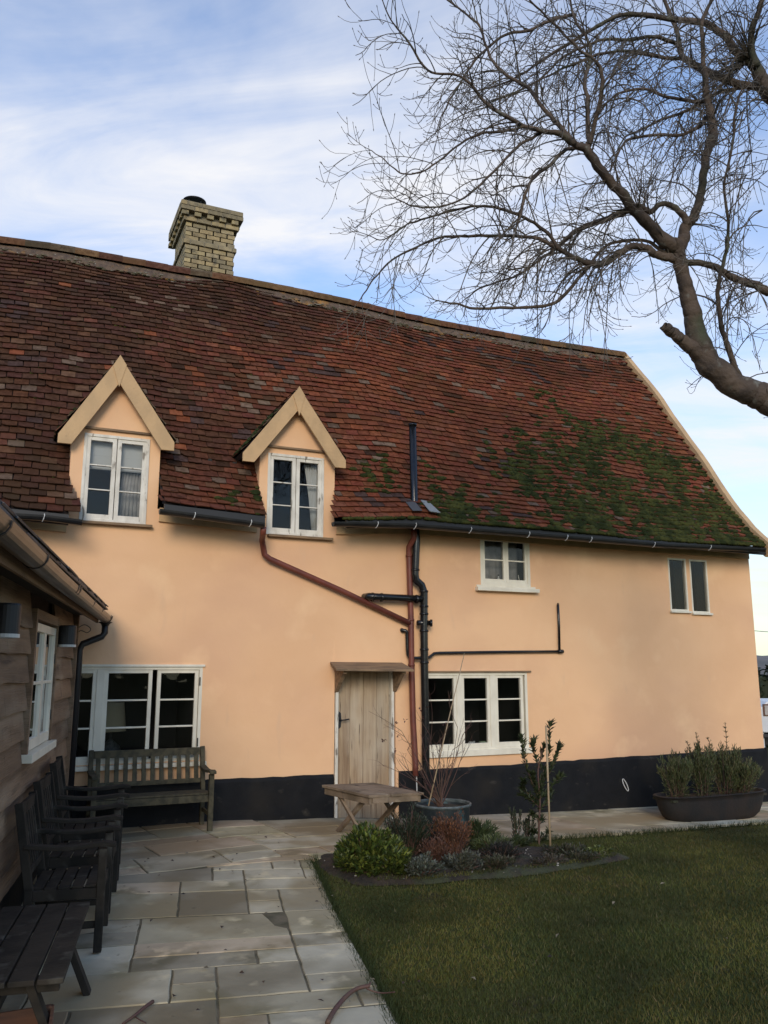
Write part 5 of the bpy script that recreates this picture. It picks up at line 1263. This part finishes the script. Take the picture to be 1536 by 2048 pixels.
# ================================================================== THE BARE WEEPING TREE
random.seed(21)
TD=7.4
tree=thing('weeping_ash','big leafless weeping tree leaning in from the right with drooping twigs over the roof','tree',tuple(dp(1690,1790,TD)*1.0))
def limb(pts,d0,d1,k=7,knob=.06):
    """pts: (px,py,radius px) surveyed along the limb, depth running d0 -> d1"""
    n=len(pts); P=[];Rr=[]
    acc=[0]
    for i in range(1,n): acc.append(acc[-1]+math.hypot(pts[i][0]-pts[i-1][0],pts[i][1]-pts[i-1][1]))
    for i,(x,y,r) in enumerate(pts):
        d=lerp(d0,d1,(acc[i]/acc[-1])) ; P.append(dp(x,y,d)); Rr.append(r*d/F*(.92 if n<19 else 1))
    C_=catmull(P,k); m=len(C_); R2=[]
    for i in range(m):
        q=i/k; a=min(int(q),n-1); t_=q-a; t_=t_*t_*(3-2*t_); R2.append(lerp(Rr[a],Rr[min(a+1,n-1)],t_)*(.93+knob*nz(i*.45,d0*7)))
    C_=[p+Vector((nz(i*.35,1.3,d0),nz(i*.35,5.3,d0),nz(i*.35,9.1,d0)))*(.16*R2[i]+.006) if 0<i<m-1 else p for i,p in enumerate(C_)]
    return C_,R2
LB=[]
def L_(pts,d0,d1,**k): LB.append((limb(pts,d0,d1,**k),k))
trunk=limb([(1692,1800,58),(1688,1500,52),(1684,1250,48),(1672,1080,46),(1640,930,44),(1590,846,38),(1536,797,33),(1496,782,30.5),(1445,754,29),(1404,710,28),(1389,647,22),(1379,603,19),(1366,558,16),(1357,520,15.5),(1356,499,16.5),(1352,484,15)],TD,TD,k=9,knob=.05)
b=MB(); b.tube(trunk[0],trunk[1],18); b.build('trunk',M['bark'],tree,smooth=True)
limbs=[]
def LM(pts,d0,d1,w=1.0,knob=.10): limbs.append((limb(pts,d0,d1,knob=knob),w))
LM([(1354,495,18),(1332,484,15),(1300,451,13),(1270,422,12),(1246,389,10.5),(1222,365,10),(1196,332,10),(1172,300,9),(1145,285,7),(1119,267,6),(1080,261,5),(1049,253,4.5),(992,222,4),(961,194,3.4),(939,166,3),(911,150,2.6),(855,140,2.4),(817,84,2.2),(799,62,1.8),(777,31,1.4),(762,-6,1)],7.4,6.4,1.2)
LM([(1150,288,7),(1119,252,5.5),(1098,229,5),(1083,212,4.5),(1055,175,4),(1008,147,3.6),(980,112,3.2),(967,75,3),(955,47,2.6),(924,22,2.2),(896,0,2),(870,-25,1.4)],7.0,7.4,1.2)
LM([(1356,500,17),(1365,478,14),(1374,448,13),(1389,433,11),(1398,404,10),(1401,392,9.5),(1407,350,9.5),(1415,303,10),(1426,273,12),(1421,232,9.5),(1412,178,7.5),(1407,128,5.5),(1404,74,5),(1405,39,4.5),(1421,6,4),(1440,-50,3)],7.4,7.6,.8)
LM([(1376,450,10),(1365,430,8),(1347,413,7),(1323,408,6),(1300,424,6.5),(1282,413,6),(1266,417,7)],7.4,7.35,.2)
LM([(1266,415,9),(1246,424,8),(1217,436,7),(1184,448,6.5),(1151,463,6),(1130,481,5),(1110,499,3.6),(1080,520,3),(1040,548,2.6),(1000,562,2.2),(960,577,1.8),(925,603,1)],7.4,8.0,1.0)
LM([(1354,518,12),(1335,514,9),(1309,508,8.5),(1294,497,8),(1264,493,7),(1234,511,6.5),(1205,528,6.5),(1184,528,6.5),(1154,517,5.5),(1116,497,5),(1086,481,4.2),(1049,474,3.6),(980,472,3.2),(930,472,3),(874,477,2.6),(830,496,2.3),(786,517,2),(749,555,1.7),(730,586,1.4),(712,610,1)],7.4,6.9,1.1)
LM([(1117,497,4.5),(1096,467,4.2),(1061,442,3.8),(1030,427,3.5),(986,414,3.2),(949,413,3),(905,421,2.6),(855,436,2.4),(814,449,2),(783,470,1.6),(760,480,1.2),(735,470,1)],7.05,6.7,1.2)
LM([(1336,509,6),(1326,503,5),(1294,482,4),(1258,481,4),(1222,487,3.6),(1199,505,3.4),(1178,528,3)],7.4,7.4,.8)
LM([(1184,528,5),(1170,541,4.2),(1145,571,4.2),(1111,605,4),(1068,614,3.6),(1008,616,3.4),(944,616,3),(918,609,2.6),(889,604,2)],7.3,7.0,.25,.2)
LM([(1352,522,11),(1365,524,8),(1407,527,7.5),(1436,537,8),(1469,557,8.5),(1510,570,9.5),(1536,582,11),(1590,600,12),(1660,640,14),(1735,700,18)],7.4,7.42,.8)
LM([(1404,712,24),(1382,694,17),(1362,679,14),(1346,666,13),(1334,657,12),(1330,654,11)],7.4,7.25,.0,.06)
LM([(1480,775,14),(1475,752,9),(1463,715,7),(1448,671,6),(1439,626,5.5),(1436,582,5),(1441,546,4.5),(1454,499,4),(1457,445,3.5),(1448,371,3),(1463,303,3),(1469,237,3),(1475,202,2.6),(1484,178,2)],7.4,6.8,.9)
LM([(1690,1010,40),(1722,880,40),(1742,720,38),(1728,560,34),(1680,420,30),(1620,300,26),(1570,210,24),(1536,180,20),(1525,160,15),(1507,128,12),(1487,116,9.5),(1469,101,8.5),(1451,74,8),(1433,59,7.5),(1401,44,6.5),(1353,40,6),(1317,33,5.5),(1270,28,5),(1234,33,4.5),(1205,47,4),(1169,68,3.6),(1110,104,3.2),(1080,125,2.8),(1040,150,2.4),(1000,170,2),(950,182,1.5)],7.4,8.0,.9)
LM([(1512,133,10),(1502,98,7.5),(1505,53,7),(1519,18,6.5),(1535,-30,6)],7.72,7.6,.7)
LM([(1625,308,20),(1580,240,14),(1536,190,10),(1519,175,9.5),(1466,165,9),(1412,142,8.5),(1377,122,7.5),(1362,110,6.5),(1356,68,5),(1344,39,4.5),(1330,0,4),(1320,-30,3)],7.62,8.1,.8)
LM([(1368,116,5.5),(1335,116,4.2),(1288,108,3.8),(1246,102,3.4),(1205,107,3.2),(1169,119,3),(1120,140,2.6),(1070,165,2.4),(1020,190,2),(960,212,1.5)],8.1,7.6,1.1)
LM([(1352,88,5),(1309,73,4.2),(1258,80,3.6),(1208,79,3.4),(1165,95,3),(1120,118,2.6),(1090,150,2.3),(1040,180,2),(985,200,1.5)],8.1,7.8,1.1)
LM([(1174,294,8),(1178,282,6.5),(1175,243,5.5),(1175,193,5),(1169,166,4.5),(1181,113,4),(1176,80,3.4),(1150,40,3),(1140,0,2.4),(1130,-20,2)],7.2,7.7,1.1)
LM([(1180,290,6.5),(1184,267,5.5),(1199,208,5.5),(1205,160,5),(1199,134,4.5),(1184,116,3.5),(1160,100,3),(1120,60,2.6),(1080,20,2.2),(1050,-10,2)],7.2,6.8,1.0)
LM([(1160,296,5),(1130,300,4.6),(1102,328,4.2),(1070,353,4),(1052,384,3.6),(1045,415,3),(1035,450,2)],7.2,6.8,1.1)
LM([(1412,236,6),(1402,249,4.6),(1365,269,3.8),(1311,270,3.4),(1258,279,3),(1240,300,2.4),(1225,330,2),(1215,350,1.5)],7.6,7.2,1.1)
LM([(1412,200,5),(1395,203,4.4),(1332,193,3.6),(1288,178,3.2),(1240,186,2.8),(1210,210,2.2),(1190,240,1.6)],7.6,7.9,1.0)
LM([(1500,172,6),(1466,178,5),(1430,188,4),(1377,220,3.6),(1332,236,3.2),(1290,255,2.6),(1250,275,2),(1235,300,1.4)],8.0,7.6,1.0)
LM([(1150,30,4),(1100,40,4),(1060,60,3.6),(1010,70,3.2),(960,110,3),(930,150,2.4),(900,200,2),(880,240,1.5)],7.7,7.2,1.1)
LM([(1049,253,4),(1010,262,3.4),(960,268,3),(920,288,2.6),(880,320,2.3),(840,345,2),(800,345,1.7),(770,320,1.3),(740,300,1)],6.9,6.5,.9)
LM([(1090,262,4),(1040,290,3.4),(1000,330,3),(960,370,2.7),(920,400,2.4),(870,415,2),(820,410,1.6),(790,395,1.1)],7.0,6.6,.9)
for (lp,w) in limbs:
    b=MB(); b.tube(lp[0],lp[1],8 if max(lp[1])<.045 else 12); b.build('limb',M['bark'],tree,smooth=True)
tw=MB(); NT=0
DOWN=Vector((0,0,-1))
def grow(p,d,length,r0,droop,turn,segs,sides,up_at=.72,r1=.0026):
    pts=[p.copy()]; st=length/segs; d=d.normalized(); ph=ru(0,50); kk=ru(.6,1.3)
    for i in range(segs):
        f=i/segs
        if f<up_at: d=d+DOWN*droop*st*kk
        else: d=d+Vector((0,0,1))*turn*st*kk
        d=d+Vector((nz(ph,i*.7),nz(ph+9,i*.7),nz(ph+19,i*.7)))*.62*math.sqrt(st)
        d.normalize(); pts.append(pts[-1]+d*st)
    rad=[lerp(r0,r1,(i/segs)**.8) for i in range(segs+1)]
    tw.tube(pts,rad,sides,cap=False); return pts,rad
LEFT=-rt
def bud(p,d):
    tw.tube([p,p+d*.009,p+d*.02],[.002,.0042,.001],3,cap=False)
def tert(pts,rad,n,lmin,lmax):
    global NT
    m=len(pts)-1
    for _ in range(n):
        q=ru(.12,1)*m; i=min(int(q),m-1); p=pts[i].lerp(pts[i+1],q-i); td=(pts[i+1]-pts[i]).normalized()
        sd=td.cross(rv()).normalized(); d=td*.9+sd*.85
        pr,rr_=grow(p,d,ru(lmin,lmax),min(rad[i]*.8,.0042),1.8,8,6,3,up_at=.4,r1=.0019); NT+=1
        e=(pr[-1]-pr[-2]).normalized(); bud(pr[-1],e)
        if rnd()<.55:
            j=random.randint(2,4); sd=e.cross(rv()).normalized(); pr2,_r=grow(pr[j],e*.7+sd*.8,ru(.05,.14),.0028,.2,7,3,3,up_at=.1,r1=.0018); bud(pr2[-1],(pr2[-1]-pr2[-2]).normalized())
for (lp,w) in limbs:
    P_,R_=lp; acc=0; nxt=ru(.02,.12)
    for i in range(1,len(P_)-1):
        seg=(P_[i]-P_[i-1]).length; acc+=seg
        if w<=0 or R_[i]>.05: continue
        dens=.080/w
        while acc>nxt:
            nxt+=dens*ru(.5,1.5)
            td=(P_[i+1]-P_[i-1]).normalized(); sd=td.cross(rv()).normalized()
            sd=(sd+LEFT*.12).normalized()
            thick=min(1,R_[i]/.02)
            ln=ru(.28,1.05)*(.40+.66*thick)*(1 if w>.5 else .6)
            d=td*ru(.3,1.0)+sd*.8+Vector((0,0,.25))
            p=P_[i].copy()
            pts,rad=grow(p,d,ln,min(R_[i]*.6,ru(.0055,.0095)),ru(.9,4.2),ru(2.5,5),11,4,up_at=ru(.6,.85))
            tert(pts,rad,int(ln*ru(5,8))+1,.10,.36)
    # tip
    pts,rad=grow(P_[-1],(P_[-1]-P_[-3]),.22 if w>0 else .01,R_[-1],.5,3,6,4,up_at=.3)
    if w>0: tert(pts,rad,5,.08,.2)
# long pendulous strands under the main limbs, reaching the roof edge and past the gable
for (px,py,l) in [(1090,500,.9),(1120,505,1.0),(1150,520,.85),(1160,525,1.1),(1185,530,.9),(1200,530,1.0),(1216,520,.8),(1232,512,.95),(1240,510,.75),(1255,495,.6),(1130,485,1.05),(1100,495,.85),(1060,535,.5),(1030,470,.7),(1000,470,.6),(1150,465,.9),(1180,450,1.0),(1210,440,.9),(1246,430,.8),(1270,425,.6),(1300,430,.5),(1310,505,1.1),(1290,495,.9),(1420,530,.7),(1450,545,.8),(1480,560,.9),(1500,570,.9),(1525,580,1.0),(1400,525,.6),(1466,180,1.2),(1440,170,1.1),(1500,180,1.3),(1380,130,1.1),(1350,110,1.0),(1420,250,.8),(1400,300,.7),(1430,200,1.4),(1530,200,1.2),(1330,115,1.0),(1300,110,.9),(1260,105,.9),(1390,60,.8),(1430,60,1.0),(1250,35,.9),(1290,30,.8),(1485,240,1.3),(1510,300,1.3),(1520,420,1.1),(1500,350,1.2)]:
    for q in range(2):
        p=dp(px+ru(-8,8),py,TD+ru(-.5,.4)); pts,rad=grow(p,Vector((ru(-.6,.6),ru(-.6,.6),ru(-.2,.5)))+LEFT*.4,l*ru(.6,1.0),ru(.005,.008),ru(2.5,6),4.5,12,4,up_at=ru(.8,.93))
        tert(pts,rad,int(l*8),.08,.28)
tw.build('twigs',M['twig'],tree,smooth=False,kind='stuff')

# ================================================================== BEYOND THE GABLE
def far(px,py,d): return dp(px,py,d)
hp0=far(1500,1420,30)
hdg=thing('field_hedge','dark evergreen hedge far beyond the right gable end of the cottage','hedge',(hp0.x,hp0.y,-.6))
b=MB(); 
hx_=Vector((rt.x,rt.y,0)).normalized(); hy_=Vector((fw.x,fw.y,0)).normalized()
for i in range(5200):
    a=ru(-4,10); q=rnd(); topz=wz(1530,1342,hp0.y)*0+hp0.z*0+1.68+.22*nz(a*.6,3); z=lerp(-.6,topz,q**.8); p=Vector((hp0.x,hp0.y,z))+hx_*a+hy_*ru(-.5,.5); p.z=z
    leafc(b,p,rv(),.22,.16,vary((.022,.034,.018)))
b.build('leaves',M['leaf'],hdg,tint=True)
b=MB(); pa=Vector((hp0.x,hp0.y,-.7))-hx_*4; pb=Vector((hp0.x,hp0.y,-.7))+hx_*10
b.add([pa-hy_*.3,pb-hy_*.3,pb+hy_*.3,pa+hy_*.3]+[v+Vector((0,0,2.1)) for v in (pa-hy_*.3,pb-hy_*.3,pb+hy_*.3,pa+hy_*.3)],[(0,1,5,4),(1,2,6,5),(2,3,7,6),(3,0,4,7),(4,5,6,7)]); b.build('branches',M['hedge'],hdg)
# parked caravan: white body, rounded corner window, wheel and step
q0=far(1513,1402,21); q1=far(1700,1402,21); cb=-.25; zt4=q0.z; cv=thing('caravan','pale grey-white caravan just visible past the right gable corner','caravan',((q0.x+q1.x)/2,(q0.y+q1.y)/2,cb))
u=(q1-q0); u.z=0; Lc=u.length; u.normalize(); v_=Vector((-u.y,u.x,0))
b=MB(); zc=[(0,cb+.42),(0.02,cb+.9),(.16,zt4-.12),(.30,zt4)]; poly=[(.10,cb+.38),(.0,cb+.6),(.0,cb+.9),(.12,zt4-.14),(.28,zt4),(Lc-.2,zt4),(Lc,zt4-.2),(Lc,cb+.38)]
vs=[]
for w_ in (0,1.9):
    for a,z in poly: p=q0+u*a+v_*w_; vs.append(Vector((p.x,p.y,z)))
n=len(poly); b.add(vs,[tuple(range(n)),tuple(range(2*n-1,n-1,-1))]+[(i,n+i,n+(i+1)%n,(i+1)%n) for i in range(n)]); b.build('body',M['caravan'],cv,bevel=.03,recalc=True)
def cvb(a0,a1,z0,z1,w0,nm,m):
    b=MB(); vs=[]
    for z in (z0,z1):
        for a,w_ in ((a0,w0),(a1,w0),(a1,w0+.03),(a0,w0+.03)): p=q0+u*a+v_*w_; vs.append((p.x,p.y,z))
    b.add(vs,[(0,3,2,1),(4,5,6,7),(0,1,5,4),(1,2,6,5),(2,3,7,6),(3,0,4,7)]); return b.build(nm,m,cv,bevel=.01)
zb5=lambda py: far(1525,py,21).z
cvb(.14,.46,zb5(1432),zb5(1408),-.02,'window_frame',M['crate']); cvb(.18,.42,zb5(1430),zb5(1411),-.035,'window',M['cloth'])
cvb(.1,Lc-.1,zb5(1474),zb5(1467),-.02,'trim_strip',M['iron']); cvb(.05,Lc,cb+.05,cb+.42,.4,'underside',M['iron'])
for a in (Lc*.45,):
    b=MB(); p=q0+u*a; b.tube([Vector((p.x,p.y,cb+.32))+v_*.05,Vector((p.x,p.y,cb+.32))+v_*.25],.32,20); b.build('wheel',M['iron'],cv)
b=MB(); p=q0+u*.12+v_*.1; b.beam((p.x,p.y,cb-.25),(p.x,p.y,cb+.45),.06,.06); b.build('corner_leg',M['caravan'],cv)
# overhead cable
a=far(1380,1247,34); c=far(1800,1262,34); b=MB(); b.tube([a.lerp(c,i/12)-Vector((0,0,.25*math.sin(math.pi*i/12))) for i in range(13)],.012,5); tag(b.build('overhead_cable',M['iron']),'thin overhead cable crossing the sky right of the gable','cable')
